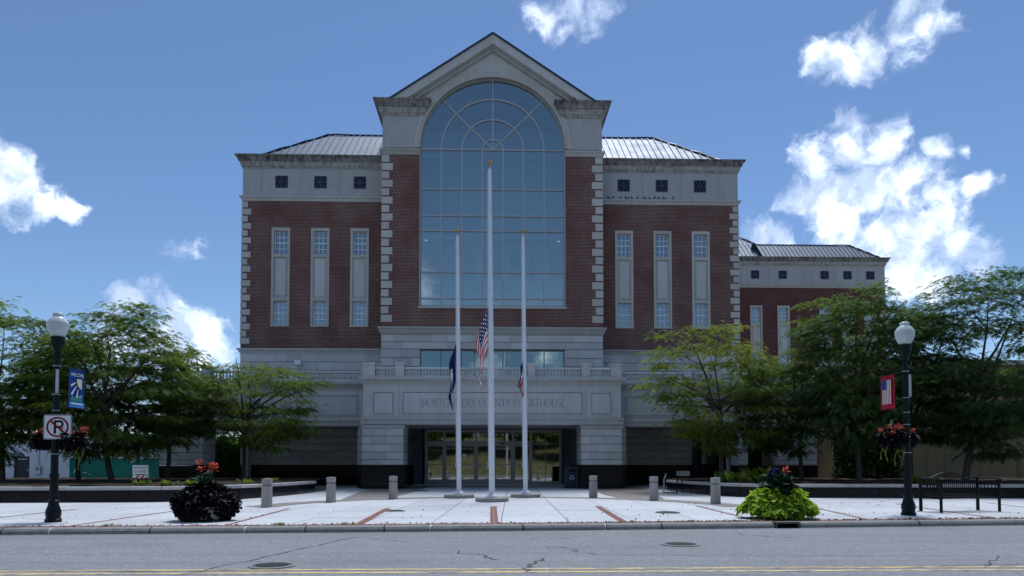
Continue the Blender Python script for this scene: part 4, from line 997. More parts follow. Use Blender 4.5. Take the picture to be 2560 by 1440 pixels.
def leaf_obj(name, parts, mat, parent, tints, loc=None):
    V = np.concatenate([p[0] for p in parts]); F = np.arange(len(V)).reshape(-1, 3)
    tt = np.concatenate([np.tile(t, p[1]) if p[2] == 'frond' else np.repeat(t, p[1]) for p, t in zip(parts, tints)])
    o = mesh_np(name, V, F, mat, parent, tt, loc)
    if parent is not None and name not in ('crown',): o['kind'] = 'stuff'
    return o

def tree(name, label, base, height, rx, ry, fork, seed, mat, cx=0., cy=0., lean=(0, 0), n_cl=150, per=62, zlow=None, tint0=.35, trunk_r=.11, flen=.33, group='honey locust trees in the raised beds', limbs=8):
    """honey locust: trunk, ascending limbs, twigs to flat foliage pads of feathery leaves"""
    rs = np.random.RandomState(seed); rd = random.Random(seed)
    e = tag(empty(name, base), label, 'tree', group)
    zlow = fork + .25 if zlow is None else zlow
    zc, hz = (height + zlow) / 2, (height - zlow) / 2
    lump = rs.normal(size=(7, 3)); lump /= np.linalg.norm(lump, axis=1, keepdims=True); amp = rs.uniform(-.28, .22, 7)
    def env(dv):
        return 1 + (amp * np.clip(dv @ lump.T, 0, 1) ** 2).sum(1)
    # pad centres
    C = []; tries = 0
    sp = (rx * ry * hz / n_cl) ** (1 / 3) * 1.05
    while len(C) < n_cl and tries < 9000:
        tries += 1
        v = rs.normal(size=3); v /= np.linalg.norm(v); r = rs.uniform(.48, 1) ** .6
        k = env(v[None])[0] * r; q = np.array([cx + v[0] * rx * k, cy + v[1] * ry * k, zc + v[2] * hz * min(k, 1.08)])
        if v[2] < 0: q[:2] = np.array([cx, cy]) + (q[:2] - np.array([cx, cy])) * (1 - .15 * abs(v[2]))
        if q[2] < zlow - .25: continue
        if all(np.linalg.norm((q - c) * np.array([1, 1, 1.5])) > sp for c in C): C.append(q)
    C = np.array(C)
    # trunk and limbs
    tm = MB(); top = Vector((lean[0], lean[1], fork))
    pts = [Vector((lean[0] * t + .03 * math.sin(5 * t + seed), lean[1] * t, fork * t - (.08 if t == 0 else 0))) for t in (0, .08, .3, .55, .8, 1)]
    rad = [trunk_r * k for k in (1.45, 1.12, 1.0, .95, .92, .9)]
    lead = Vector((cx * .8 + lean[0], cy * .8, height * .86)); nodes = []
    for t in (.25, .5, .75, 1.): pts.append(top.lerp(lead, t) + Vector((.12 * math.sin(7 * t + seed), .1 * math.cos(6 * t + seed), 0))); rad.append(trunk_r * (.72 - .62 * t))
    tm.tube(pts, rad, 8); tm.build('trunk', 'bark', e, smooth=True)
    nodes += [(p, r_) for p, r_ in zip(pts[5:], rad[5:])]
    for i in range(limbs):
        a = 2 * math.pi * (i + rd.uniform(-.3, .3)) / limbs * 1.0 + seed; t = rd.uniform(0, .55); st = top.lerp(lead, t * .8)
        zt = zlow + (height - zlow) * (rd.uniform(.2, .45) if i % 3 == 0 else rd.uniform(.45, .85)); f = rd.uniform(.62, .9) * (1 if zt < zc + .4 * hz else .75)
        en_ = Vector((cx + math.cos(a) * rx * f, cy + math.sin(a) * ry * f, max(zt, st.z + .15)))
        ctl = st.lerp(en_, .45) + Vector((0, 0, .22 * (en_ - st).length * rd.uniform(-.1, .8)))
        lp = []; lr = []
        for k in range(7):
            u = k / 6; p = st * (1 - u) ** 2 + ctl * 2 * u * (1 - u) + en_ * u * u + Vector((rd.uniform(-.05, .05), rd.uniform(-.05, .05), rd.uniform(-.04, .04))) * (k > 0)
            lp.append(p); lr.append(trunk_r * .58 * (1 - u) ** .8 + .010)
        MB().tube(lp, lr, 6).build('limb', 'bark', e, smooth=True); nodes += list(zip(lp[1:], lr[1:]))
    NP = np.array([tuple(p) for p, _ in nodes]); tw = MB()
    for c in C:
        dd = np.linalg.norm(NP - c, axis=1) + np.where(NP[:, 2] > c[2] + .1, 1.2, 0); j = int(dd.argmin()); a = Vector(NP[j]); b = Vector(c)
        m_1 = a.lerp(b, .5) + Vector((rd.uniform(-.08, .08), rd.uniform(-.08, .08), .10 * (b - a).length))
        tw.tube([a, m_1, b], [min(.022, nodes[j][1]), .012, .006], 4)
    tw.build('twigs', 'twig', e)['kind'] = 'stuff'
    # foliage
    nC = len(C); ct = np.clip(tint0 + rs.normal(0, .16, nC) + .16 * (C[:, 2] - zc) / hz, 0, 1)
    idx = np.repeat(np.arange(nC), per); n = len(idx)
    size = rs.uniform(.65, 1.25, nC)[idx]
    off = rs.normal(size=(n, 3)) * np.array([.48, .48, .085]) * size[:, None] * (sp / .75)
    pos = C[idx] + off
    out = off * np.array([1, 1, .2]) + rs.normal(size=(n, 3)) * np.array([.16, .16, .05]); rad_ = (C[idx] - np.array([cx, cy, zc])) * .12; dirs = out + rad_ * np.array([1, 1, .6]) + np.array([0, 0, .06])
    T, k = fronds(pos, dirs, flen, rs, .55)
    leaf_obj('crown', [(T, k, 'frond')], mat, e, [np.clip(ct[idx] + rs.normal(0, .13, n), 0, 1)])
    return e

Z = .52
tree('honey_locust', 'tall green tree cut by the left picture edge', (-23.4, 34.0, Z), 8.3, 3.6, 2.8, 1.7, 1, 'leaf_green', cx=-.3, n_cl=120, per=62, zlow=1.1)
tree('honey_locust', 'green tree standing directly behind the left street lamp', (-21.2, 36.2, Z), 7.9, 3.0, 2.6, 1.8, 2, 'leaf_green', cx=-.6, n_cl=85, per=62, zlow=1.2)
tree('honey_locust', 'largest left tree with a leaning trunk before the green fence', (-17.8, 33.0, Z), 8.35, 3.2, 2.8, 2.0, 3, 'leaf_green', cx=.1, lean=(-.42, 0), n_cl=135, per=62, zlow=1.35, limbs=10, trunk_r=.13)
tree('honey_locust', 'slim green tree before the left end pier of the courthouse', (-16.7, 36.0, Z), 6.6, 2.3, 2.2, 1.6, 4, 'leaf_green', cx=.3, n_cl=72, per=60, zlow=1.0, tint0=.3)
tree('honey_locust', 'sparse open-crowned tree in front of the left loggia', (-13.4, 37.0, Z), 6.9, 3.3, 2.5, 1.9, 5, 'leaf_green', cx=.5, n_cl=62, per=50, zlow=1.5, tint0=.5, limbs=11)
tree('honey_locust', 'yellow-green tree in front of the right loggia', (10.15, 36.0, Z), 7.75, 3.3, 2.5, 2.2, 6, 'leaf_yellow', cx=-.25, n_cl=74, per=56, zlow=1.5, tint0=.40, limbs=11, trunk_r=.12)
tree('honey_locust', 'broad dark green tree before the rear wing, left of the right lamp', (15.9, 34.0, Z), 9.75, 3.1, 2.8, 2.2, 7, 'leaf_dark', cx=.1, n_cl=135, per=66, zlow=1.5, limbs=10, trunk_r=.13, tint0=.45)
tree('honey_locust', 'dark green tree behind the planter with lime leaves', (14.6, 37.4, Z), 7.0, 2.8, 2.4, 2.1, 8, 'leaf_dark', cx=-.5, n_cl=85, zlow=1.7)
tree('honey_locust', 'tree with a thin dark trunk just right of the right street lamp', (19.4, 36.0, Z), 9.3, 2.5, 2.4, 2.2, 9, 'leaf_dark', cx=.4, n_cl=90, per=62, zlow=1.9, tint0=.25)
tree('honey_locust', 'large dark tree with leaning trunk behind the bench', (20.5, 33.5, Z), 9.9, 3.3, 2.9, 2.3, 10, 'leaf_dark', cx=1.2, lean=(.35, 0), n_cl=140, per=64, zlow=1.6, limbs=10, trunk_r=.14, tint0=.25)

# hedge filling the corner between the courthouse and the ochre building
def leafy_mass(name, label, cat, boxes, mat, size, n, seed, kind=None, tint0=.3, loc=(0, 0, 0)):
    rs = np.random.RandomState(seed); P = []; D_ = []
    for (x0, x1, y0, y1, z0, z1), k in boxes:
        q = rs.uniform(size=(k, 3)) * np.array([x1 - x0, y1 - y0, z1 - z0]) + np.array([x0, y0, z0]); c = np.array([(x0 + x1) / 2, (y0 + y1) / 2, z0])
        q[:, 2] += .25 * np.sin(q[:, 0] * 2.1 + seed) * (q[:, 2] - z0) / (z1 - z0); P.append(q); D_.append(q - c + rs.normal(size=(k, 3)) * .8)
    P = np.concatenate(P); D_ = np.concatenate(D_); T, k = leaf_cards(P, D_, size, rs)
    e = tag(empty(name, loc), label, cat, kind=kind)
    leaf_obj('foliage', [(T, k, 'card')], mat, e, [np.clip(tint0 + rs.normal(0, .2, len(P)), 0, 1)])
    return e
hd = leafy_mass('hedge', 'dark leafy hedge between the courthouse and the ochre building', 'hedge', [((0, 3.6, 0, 1.2, 0, 2.5), 4200)], 'leaf_dark', .2, 0, 5, loc=(17.9, 40.2, Z - .05), tint0=.1)
MB().tube([(1.0, .6, -.3), (1.1, .6, 2.0)], [.05, .02], 5).build('stem', 'bark', hd); MB().tube([(2.6, .6, -.3), (2.5, .6, 2.0)], [.05, .02], 5).build('stem', 'bark', hd)

hd = leafy_mass('hedge', 'dark shrubs seen through the passage left of the courthouse', 'hedge', [((0, 6.5, 0, 2.0, 0, 3.2), 14000)], 'leaf_dark', .30, 0, 6, loc=(-26.2, 56, -.1), tint0=.1)

# ------------------------------------------------------------------ neighbouring buildings
oc = tag(empty('ochre_building', (25.2, 46.0, -.1), R(-2)), 'ochre stucco building wall at the right behind the dark trees', 'building')
MB().box(-4.8, 22, 0, 12, 0, 7.6).build('wall', 'ochre_stucco', oc); MB().box(-5.0, 22.2, -.2, 12.2, 7.6, 7.9).build('parapet', 'cap_stone', oc)
MB().box(-4.86, -4.5, -.07, -.001, .1, 7.5).build('downpipe', 'bark', oc)
for x in (-2.6, 1.6, 6): MB().box(x, x + .05, -.012, -.001, .1, 7.5).build('wall_joint', 'joint_dark', oc)
pb = tag(empty('pale_building', (27.0, 80.0, -.1), 0), 'pale low building glimpsed through the trees beyond the gate', 'building')
MB().box(-8, 8, 0, 8, 0, 8).build('wall', 'ochre_stucco', pb); MB().box(-8.2, 8.2, -.2, 8, 8, 8.4).build('eaves', 'white_paint', pb)
wb = tag(empty('white_building', (-30.2, 50.0, -.05), R(1)), 'low white painted block building with a dark door behind the left trees', 'building')
w = MB(); w.box(-14, -3.4, 0, 6, 0, 3.2).box(-2.35, 6.2, 0, 6, 0, 3.2).box(-3.4, -2.35, .0, 6, 1.95, 3.2); w.build('wall', 'white_block', wb)
MB().box(-14.3, 6.5, -.3, 6.3, 3.2, 3.45).build('roof', 'cap_stone', wb)
dd_ = MB().box(-3.4, -2.35, .12, .18, .1, 1.95).build('door', 'bin_blue', wb); MB().box(-2.55, -2.48, .06, .12, .95, 1.05).build('handle', 'galvanised', dd_); MB().box(-3.2, -2.6, .10, .12, 1.72, 1.80).build('door_plate', 'galvanised', dd_)
mt = MB().box(-1.98, -1.55, -.14, -.001, .75, 1.3).box(-1.8, -1.72, -.06, -.001, 1.3, 2.4); mt = mt.build('electric_meter', 'galvanised', wb); MB().lathe([(.11, 0), (.11, .05), (.07, .08)], n=12).build('dial', 'frame_metal', mt, loc=(-1.77, -.14, 1.12), rot=(R(90), 0, 0))
sh = tag(empty('grey_shed', (-33, 60, -.1), 0), 'grey metal-roofed shed behind the green screened fence', 'building')
MB().box(-5, 4, 0, 6, 0, 3.0).build('wall', 'white_block', sh); MB().prism_y([(-5.3, 3.0), (4.3, 3.0), (4.3, 3.15), (-.5, 4.1), (-5.3, 3.15)], -.2, 6.2).build('roof', 'metal_roof', sh)
# screened chain-link fence: posts, rails and green fabric panels
fe = tag(empty('screened_fence', (-24.6, 46.0, -.1), R(1)), 'chain link fence with green privacy screen behind the left trees', 'fence')
fx = [-2.85, -.35, .9, 2.65]
for i, x in enumerate(fx): MB().tube([(x, 0, 0), (x, 0, 1.98 if i < 3 else 1.9)], .03, 6).build('post', 'galvanised', fe)
for a, b in zip(fx, fx[1:]): MB().tube([(a, 0, 1.92), (b, 0, 1.92)], .02, 5).build('rail', 'galvanised', fe)
rs = np.random.RandomState(3)
for k, (a, b) in enumerate(zip(fx, fx[1:])):
    mb = MB(); n = 14; zt = [1.86 - .05 * math.sin(math.pi * i / n) - (.35 * max(0, 1 - i / 6) if k == 2 else 0) for i in range(n + 1)]
    V = []
    for i in range(n + 1):
        x = a + (b - a) * i / n
        for j in range(5): V.append((x, -.035 + .02 * math.sin(i * 1.3 + j + k), .05 + (zt[i] - .05) * j / 4))
    mb.add(V, [(i * 5 + j, (i + 1) * 5 + j, (i + 1) * 5 + j + 1, i * 5 + j + 1) for i in range(n) for j in range(4)]); mb.build('screen_panel', 'green_mesh', fe, smooth=True)
for (x, z, a, l) in ((-2.45, 1.05, 62, .34), (-1.55, .82, -28, .30), (-1.85, .93, 2, .2)):
    c_, s_ = math.cos(R(a)) * l, math.sin(R(a)) * l; MB().prism_y([(x - c_ * .5, z - s_ * .5), (x + c_ * .5, z + s_ * .5), (x + c_ * .5 - .04, z + s_ * .5 + .03), (x - c_ * .5 - .03, z - s_ * .5 + .03)], -.075, -.062).build('tear', 'white_paint', fe)

# barricade with SIDEWALK CLOSED sign
ba = tag(empty('barricade', (-22.55, 45.0, -.1), R(2)), 'white folding barricade with sidewalk closed sign and striped board', 'barricade')
for s in (-1, 1):
    MB().tube([(s * .42, -.12, 0), (s * .40, 0, 1.35)], .025, 5).build('leg', 'white_paint', ba); MB().tube([(s * .42, .3, 0), (s * .40, .02, 1.3)], .025, 5).build('leg', 'white_paint', ba)
sg = MB().box(-.46, .46, -.05, -.03, .86, 1.40).build('sign_panel', 'white_paint', ba)
text_mesh('SIDEWALK', .17, 'dark_iron', 'lettering', sg, (0, -.052, 1.24), (R(90), 0, 0)); text_mesh('CLOSED', .20, 'dark_iron', 'lettering', sg, (0, -.052, 1.02), (R(90), 0, 0))
bd = MB().box(-.44, .44, -.085, -.065, .42, .80).build('striped_board', 'white_paint', ba)
g = G('barricade_red'); g.base((.35, .03, .025)); g.set(.5)
for x in (-.46, -.16, .14): MB().prism_y([(x, .43), (x + .15, .43), (x + .47 if x < .1 else .44, .79), (x + .32, .79)], -.089, -.0855).build('stripe', 'barricade_red', bd)

# iron gate between the narrow pier and the end pier on the right
gt = tag(empty('iron_gate', (*b2w(15.75, -2.0), 0), BA), 'black iron gate between two stone piers in the right loggia', 'gate')
for k in range(15): x = -.83 + k * .118; MB().tube([(x, 0, .05), (x, 0, 2.5)], .012, 4).build('picket', 'dark_iron', gt)
for z in (.15, 1.2, 2.25, 2.46): MB().box(-.85, .85, -.02, .02, z, z + .05).build('rail', 'dark_iron', gt)
MB().box(-.85, -.02, .015, .03, .1, 2.22).build('mesh_panel', 'dark_iron', gt); MB().box(-.03, .05, -.04, .04, .0, 2.6).build('post', 'dark_iron', gt)
MB().box(2.5, 8.0, 5.5, 5.6, 0, 4.5).build('lit_wall', 'ochre_stucco', tag(empty('yard_wall', (*b2w(14.0, 2), 0), BA), 'ochre wall seen through the iron gate', 'wall'))

# ------------------------------------------------------------------ bollards
BOLL = [(-7.60, 23.0, 'first bollard from the left, before the left seat wall'), (-6.32, 25.9, 'second bollard from the left'), (-4.55, 28.4, 'third bollard from the left, near the left entrance pier'), (3.23, 29.5, 'fourth bollard from the left, near the right entrance pier'), (5.22, 27.3, 'fifth bollard from the left'), (6.83, 24.9, 'rightmost bollard, beside the lime planter')]
sh_m = MB().lathe([(.172, -.02), (.170, .02), (.158, .60), (.156, .64), (.142, .655)], n=24).mesh('shaft', 'bollard_concrete')
nk_m = MB().lathe([(.128, .655), (.128, .69)], n=24).mesh('neck', 'joint_stone')
hd_m = MB().lathe([(.148, .69), (.160, .70), (.160, .855), (.150, .872), (.02, .880)], n=24).mesh('cap', 'bollard_concrete')
for me in (sh_m, nk_m, hd_m): me.polygons.foreach_set('use_smooth', [True] * len(me.polygons)); me.set_sharp_from_angle(angle=R(35))
for i, (x, y, lab) in enumerate(BOLL):
    e = tag(empty('bollard', (x, y, .008), i * 1.1), 'grey concrete ' + lab, 'bollard', 'concrete bollards around the plaza'); obj('shaft', sh_m, e); obj('neck', nk_m, e); obj('cap', hd_m, e); e.scale = (1, 1, 1.0)

# ------------------------------------------------------------------ flagpoles and flags
def flagpole(x, y, top, r0, r1, lab, tilt, disc=.60, hd_=.14):
    e = tag(empty('flagpole', (x, y, 0)), lab, 'flagpole', 'white flagpoles in front of the entrance')
    MB().lathe([(disc, 0), (disc, hd_ - .02), (disc - .02, hd_), (.02, hd_ + .002)], n=40).build('concrete_base', 'disc_concrete', e, smooth=True)
    MB().lathe([(r0 * 2.3, hd_), (r0 * 2.25, hd_ + .03), (r0 * 1.75, hd_ + .10), (r0 * 1.15, hd_ + .14), (r0 * 1.05, hd_ + .16)], n=24).build('collar', 'pole_white', e, smooth=True)
    tx = -math.tan(R(tilt)) ; h = top - hd_
    n = 14; mb = MB(); mb.tube([(tx * h * k / n, 0, hd_ + .05 + (h - .4) * k / n) for k in range(n + 1)], [r0 + (r1 - r0) * max(0, (k / n - .3) / .7) for k in range(n + 1)], 16); mb.build('shaft', 'pole_white', e, smooth=True)
    zt = hd_ + .05 + h - .4; MB().tube([(tx * h, 0, zt), (tx * h, 0, zt + .14)], r1 * .55, 8).build('truck', 'galvanised', e)
    br = r1 * 1.75
    MB().lathe([(.01, -br), (br * .7, -br * .72), (br, 0), (br * .7, br * .72), (.01, br)], n=14).build('finial', 'gold_ball', e, loc=(tx * h, 0, zt + .14 + br * .8), smooth=True)
    # halyard and cleat
    yy = -r0 - .02
    MB().tube([(tx * h * .98 - r1 - .02, -.02, zt - .1), (tx * h * .5 - r0 - .012, -.02, zt * .5), (-r0 - .02, -.02, 1.3)], .006, 4).build('halyard', 'white_paint', e)
    MB().box(-r0 - .05, -r0 + .01, -.04, .0, 1.2, 1.4).build('cleat', 'galvanised', e)
    return e
flagpole(-.72, 26.6, 12.45, .105, .062, 'tallest white flagpole with gold ball, in the middle, flying the striped flag', .42)
flagpole(-2.10, 29.4, 10.85, .095, .055, 'white flagpole with gold ball on the left, flying the dark blue flag', .45)
flagpole(.545, 29.9, 11.0, .095, .055, 'white flagpole with gold ball on the right, flying the small red and white flag', .45)

def uvmat(name):
    g = G(name); uv = g.n('UVMap'); sx = g.n('SeparateXYZ'); g.l(uv.outputs[0], sx.inputs[0]); return g, sx.outputs[0], sx.outputs[1]
def cloth_finish(g, col):
    g.base(col); g.set(.75, 0, .2); tl = g.n('BsdfTranslucent'); g.l(col, tl.inputs['Color']); ms = g.n('MixShader'); ms.inputs[0].default_value = .3
    g.l(g.b.outputs[0], ms.inputs[1]); g.l(tl.outputs[0], ms.inputs[2]); g.l(ms.outputs[0], g.out.inputs[0])
def flag_nodes(g, u, v):
    st = g.math('MODULO', g.math('FLOOR', g.math('MULTIPLY', v, 13.)), 2.)
    col = g.mix(st, (.42, .025, .035), (.72, .72, .74))
    can = g.math('MULTIPLY', g.math('LESS_THAN', u, .40), g.math('LESS_THAN', v, 7 / 13))
    def cell(w, k, o): return g.math('ABSOLUTE', g.math('SUBTRACT', g.math('FRACT', g.math('ADD', g.math('MULTIPLY', w, k), o)), .5))
    du, dv_ = cell(u, 13.5, 0.), cell(v, 9.3, 0.)
    star = g.math('LESS_THAN', g.math('ADD', g.math('POWER', du, 2.), g.math('POWER', dv_, 2.)), .055)
    cc = g.mix(star, (.012, .018, .085), (.75, .75, .78)); return g.mix(can, col, cc)
g, u, v = uvmat('us_flag'); cloth_finish(g, flag_nodes(g, u, v))
g, u, v = uvmat('state_flag')
du = g.math('MULTIPLY', g.math('SUBTRACT', u, .5), 1.5); dv_ = g.math('SUBTRACT', v, .5); rd2 = g.math('SQRT', g.math('ADD', g.math('POWER', du, 2.), g.math('POWER', dv_, 2.)))
col = g.mix(g.math('LESS_THAN', rd2, .30), (.010, .016, .075), (.70, .70, .68)); col = g.mix(g.math('MULTIPLY', g.math('LESS_THAN', rd2, .26), g.math('GREATER_THAN', rd2, .235)), col, (.15, .11, .09)); col = g.mix(g.math('LESS_THAN', rd2, .10), col, (.25, .24, .30)); cloth_finish(g, col)
g, u, v = uvmat('county_flag')
col = g.mix(g.math('LESS_THAN', v, .33), (.70, .70, .72), (.02, .025, .10)); col = g.mix(g.math('GREATER_THAN', v, .66), col, (.42, .03, .05)); col = g.mix(g.math('LESS_THAN', g.math('ADD', g.math('POWER', g.math('SUBTRACT', u, .5), 2.), g.math('POWER', g.math('SUBTRACT', v, .5), 2.)), .018), col, (.03, .04, .14)); cloth_finish(g, col)

def flag(name, label, mat, x, y, ztop, hoist, fly, drop, width, seed):
    """cloth hanging limp from the halyard, gathered into folds"""
    nu, nv = 44, 26; V = []; UV = []
    for i in range(nu + 1):
        for j in range(nv + 1):
            u, v = i / nu, j / nv
            z = -hoist * v * (1 - .42 * u) - (drop - hoist * .58) * u ** 1.05
            fold = math.sin(6.5 * u + 5.2 * v + seed) * .055 + math.sin(13 * u - 7 * v + seed * 2) * .022
            xx = -.02 - width * (math.sin(min(1, u * 1.15) * math.pi * .62) * (1 - .50 * v) * (1 - .25 * max(0, u - .45)) + .20 * u) + fold * u ** .6 * 1.2
            yy = -.10 * math.sin(9 * u + 3.4 * v + seed) * u ** .5 - .05 * math.sin(17 * u * (1 - .3 * v) + seed) * u ** .5 - .06
            V.append((xx, yy, z)); UV.append((u, v))
    F = [(i * (nv + 1) + j, (i + 1) * (nv + 1) + j, (i + 1) * (nv + 1) + j + 1, i * (nv + 1) + j + 1) for i in range(nu) for j in range(nv)]
    me = bpy.data.meshes.new(name); me.from_pydata(V, [], F); me.materials.append(M[mat]); ul = me.uv_layers.new(name='UVMap')
    ul.data.foreach_set('uv', [c for p in me.polygons for vi in p.vertices for c in UV[vi]]); me.polygons.foreach_set('use_smooth', [True] * len(F)); me.update()
    return obj(name, me, None, (x, y, ztop))
tag(flag('national_flag', '', 'us_flag', -.86, 26.6, 6.98, 1.5, 2.45, 2.88, .34, 1.0), 'limp national flag with stars and red and white stripes at half mast', 'flag')
tag(flag('state_flag', '', 'state_flag', -2.22, 29.4, 6.15, 1.5, 2.4, 2.80, .24, 2.6), 'limp dark blue flag with a white seal on the left pole', 'flag')
tag(flag('county_flag', '', 'county_flag', .46, 29.9, 5.50, .9, 1.2, 1.50, .13, 4.0), 'small limp red, white and navy flag on the right pole', 'flag')

# ------------------------------------------------------------------ street lamps with banners, sign, baskets
def lamp(x, y, s, lab):
    e = tag(empty('street_lamp', (x, y, .0)), lab, 'street lamp', 'acorn street lamps by the kerb'); e.scale = (s, s, s)
    MB().lathe([(.175, 0), (.178, .06), (.155, .08), (.150, .13), (.165, .18), (.160, .26), (.125, .36), (.108, .42), (.122, .44), (.122, .49), (.100, .51)], n=24).build('base', 'lamp_green', e, smooth=True)
    mb = MB(); n = 24; prof = [(.098, .51), (.090, .9), (.088, 1.02), (.082, 1.05), (.074, 2.5), (.062, 3.86)]; vs_ = []
    for r, z in prof:
        for i in range(n): a = 2 * math.pi * i / n; q = r * (1 if i % 2 else .90); vs_.append((q * math.cos(a), q * math.sin(a), z))
    mb.add(vs_, [(j * n + i, j * n + (i + 1) % n, (j + 1) * n + (i + 1) % n, (j + 1) * n + i) for j in range(len(prof) - 1) for i in range(n)]); mb.build('shaft', 'lamp_green', e)
    MB().lathe([(.100, 1.02), (.105, 1.04), (.105, 1.09), (.09, 1.11)], n=20).build('collar', 'lamp_green', e, smooth=True)
    MB().lathe([(.075, 3.85), (.082, 3.87), (.082, 3.92), (.07, 3.95), (.085, 3.99), (.130, 4.06), (.150, 4.14), (.150, 4.17), (.135, 4.19), (.152, 4.22), (.152, 4.25), (.12, 4.27)], n=24).build('capital', 'lamp_green', e, smooth=True)
    MB().lathe([(.115, 4.262), (.155, 4.30), (.20, 4.39), (.224, 4.47), (.230, 4.55), (.234, 4.56), (.226, 4.59), (.222, 4.60), (.182, 4.67), (.138, 4.715), (.106, 4.735), (.108, 4.76), (.118, 4.775), (.112, 4.80), (.075, 4.83), (.01, 4.845)], n=32).build('globe', 'globe_glass', e, smooth=True)
    for z in (1.55, 1.95, 2.25, 2.55, 2.92, 3.58): MB().lathe([(.083, 0), (.083, .014)], n=16).build('strap', 'galvanised', e, loc=(0, 0, z))
    MB().box(.03, .09, -.09, -.06, 2.95, 3.5).build('cover_plate', 'galvanised', e)
    return e
LX, LY, QX, QY = -10.50, 17.0, 10.28, 19.25
lamp(LX, LY, 1.0, 'dark green street lamp on the left carrying the no parking sign')
lamp(QX, QY, 1.045, 'dark green street lamp on the right beside the bench')

def banner(x, y, z1, h, w, ang, lab, build):
    e = tag(empty('banner', (x, y, 0), ang), lab, 'banner', None)
    for z in (z1 + .02, z1 - h - .02): MB().tube([(0, 0, z), (w + .47, 0, z)], .012, 6).build('arm', 'dark_iron', e)
    # slightly billowed cloth
    mb = MB(); n = 10; V = []
    for i in range(n + 1):
        for j in range(9): V.append((.45 + w * i / n, .02 * math.sin(math.pi * i / n) * math.sin(math.pi * j / 8), z1 - h * j / 8))
    mb.add(V, [(i * 9 + j, (i + 1) * 9 + j, (i + 1) * 9 + j + 1, i * 9 + j + 1) for i in range(n) for j in range(8)])
    me = mb.build('cloth', build, e, smooth=True); return e, me
for nm, c in (('banner_blue', (.012, .055, .26)), ('banner_red', (.36, .012, .03)), ('banner_light', (.06, .25, .62)), ('banner_green', (.10, .42, .24)), ('banner_white', (.70, .70, .64)), ('banner_navy', (.03, .06, .24)), ('sign_red', (.23, .008, .022)), ('sign_black', (.012, .012, .02)), ('sun_cream', (.70, .62, .38))): simple(nm, c, .65, 0, .10, 5, .2)
# left: blue welcome banner, the arm runs back from the street
be, cl = banner(LX, LY, 3.60, .92, .58, R(88), 'blue welcome banner with sun and green hills on the left lamp', 'banner_blue')
def flat(P, poly, mat, name, y=-.012, yd=.004): MB().prism_y(poly, y - yd, y).build(name, mat, P); MB().prism_y(poly, -y + .02, -y + .02 + yd).build(name, mat, P)
x0 = .48
sunp = [(x0 + .26 + .13 * math.cos(R(a)), 3.30 + .15 * math.sin(R(a))) for a in range(180, 371, 19)] + [(x0 + .40, 3.34), (x0 + .26, 3.36)]
sunp = [(x0 + .24, 3.37), (x0 + .44, 3.37), (x0 + .44, 3.13)] + [(x0 + .44 - .2 * math.cos(R(a)), 3.37 - .24 * math.sin(R(a))) for a in range(80, -1, -20)]
flat(cl, sunp, 'sun_cream', 'sun_motif')
for a, b, c, d in ((.21, 3.28, .03, 3.19), (.24, 3.20, .05, 2.98), (.30, 3.13, .24, 2.90)):
    dx, dz = c - a, d - b; l = math.hypot(dx, dz); nx, nz = -dz / l, dx / l
    flat(cl, [(x0 + a + nx * .008, b + nz * .008), (x0 + c + nx * .03, d + nz * .03), (x0 + c - nx * .03, d - nz * .03), (x0 + a - nx * .008, b - nz * .008)], 'banner_white', 'sun_ray')
flat(cl, [(x0 + .02, 2.90), (x0 + .10, 2.95), (x0 + .20, 2.90), (x0 + .30, 2.96), (x0 + .45, 3.0), (x0 + .45, 2.83), (x0 + .02, 2.83)], 'banner_green', 'hill_motif')
for k in range(3): flat(cl, [(x0 + .04, 2.85 + k * .03), (x0 + .44, 2.85 + k * .03), (x0 + .44, 2.858 + k * .03), (x0 + .04, 2.858 + k * .03)], 'banner_blue', 'hill_line', -.018)
flat(cl, [(x0 - .03, 2.68), (x0 + .55, 2.68), (x0 + .55, 2.81), (x0 - .03, 2.81)], 'banner_light', 'lower_band')
flat(cl, [(x0 + .03, 2.755), (x0 + .48, 2.755), (x0 + .48, 2.79), (x0 + .03, 2.79)], 'banner_white', 'lower_lettering_band', -.018)
text_mesh('WELCOME', .115, 'banner_white', 'lettering', cl, (x0 + .26, -.014, 3.46), (R(90), 0, 0), .001, .88)
# right: red banner with the national flag hung upright
be, cl = banner(QX, QY, 3.72, .90, .58, R(98), 'red banner with an upright striped flag on the right lamp', 'banner_red')
for side in (-1, 1):
    yy = .014 * side - (.0 if side < 0 else -.014)
    def fl(p, m, nm, d): MB().prism_y(p, yy + side * d, yy + side * (d + .003)).build(nm, m, cl)
    xa, xb, za, zb = .45 + .08, .45 + .50, 2.95, 3.60
    fl([(xa, za), (xb, za), (xb, zb), (xa, zb)], 'banner_red', 'flag_field', 0)
    sw = (xb - xa) / 13
    for k in range(6): fl([(xa + sw * (2 * k + 1), za), (xa + sw * (2 * k + 2), za), (xa + sw * (2 * k + 2), zb), (xa + sw * (2 * k + 1), zb)], 'banner_white', 'flag_stripe', .004)
    fl([(xb - sw * 7, zb - .26), (xb, zb - .26), (xb, zb), (xb - sw * 7, zb)], 'banner_navy', 'flag_canton', .008)

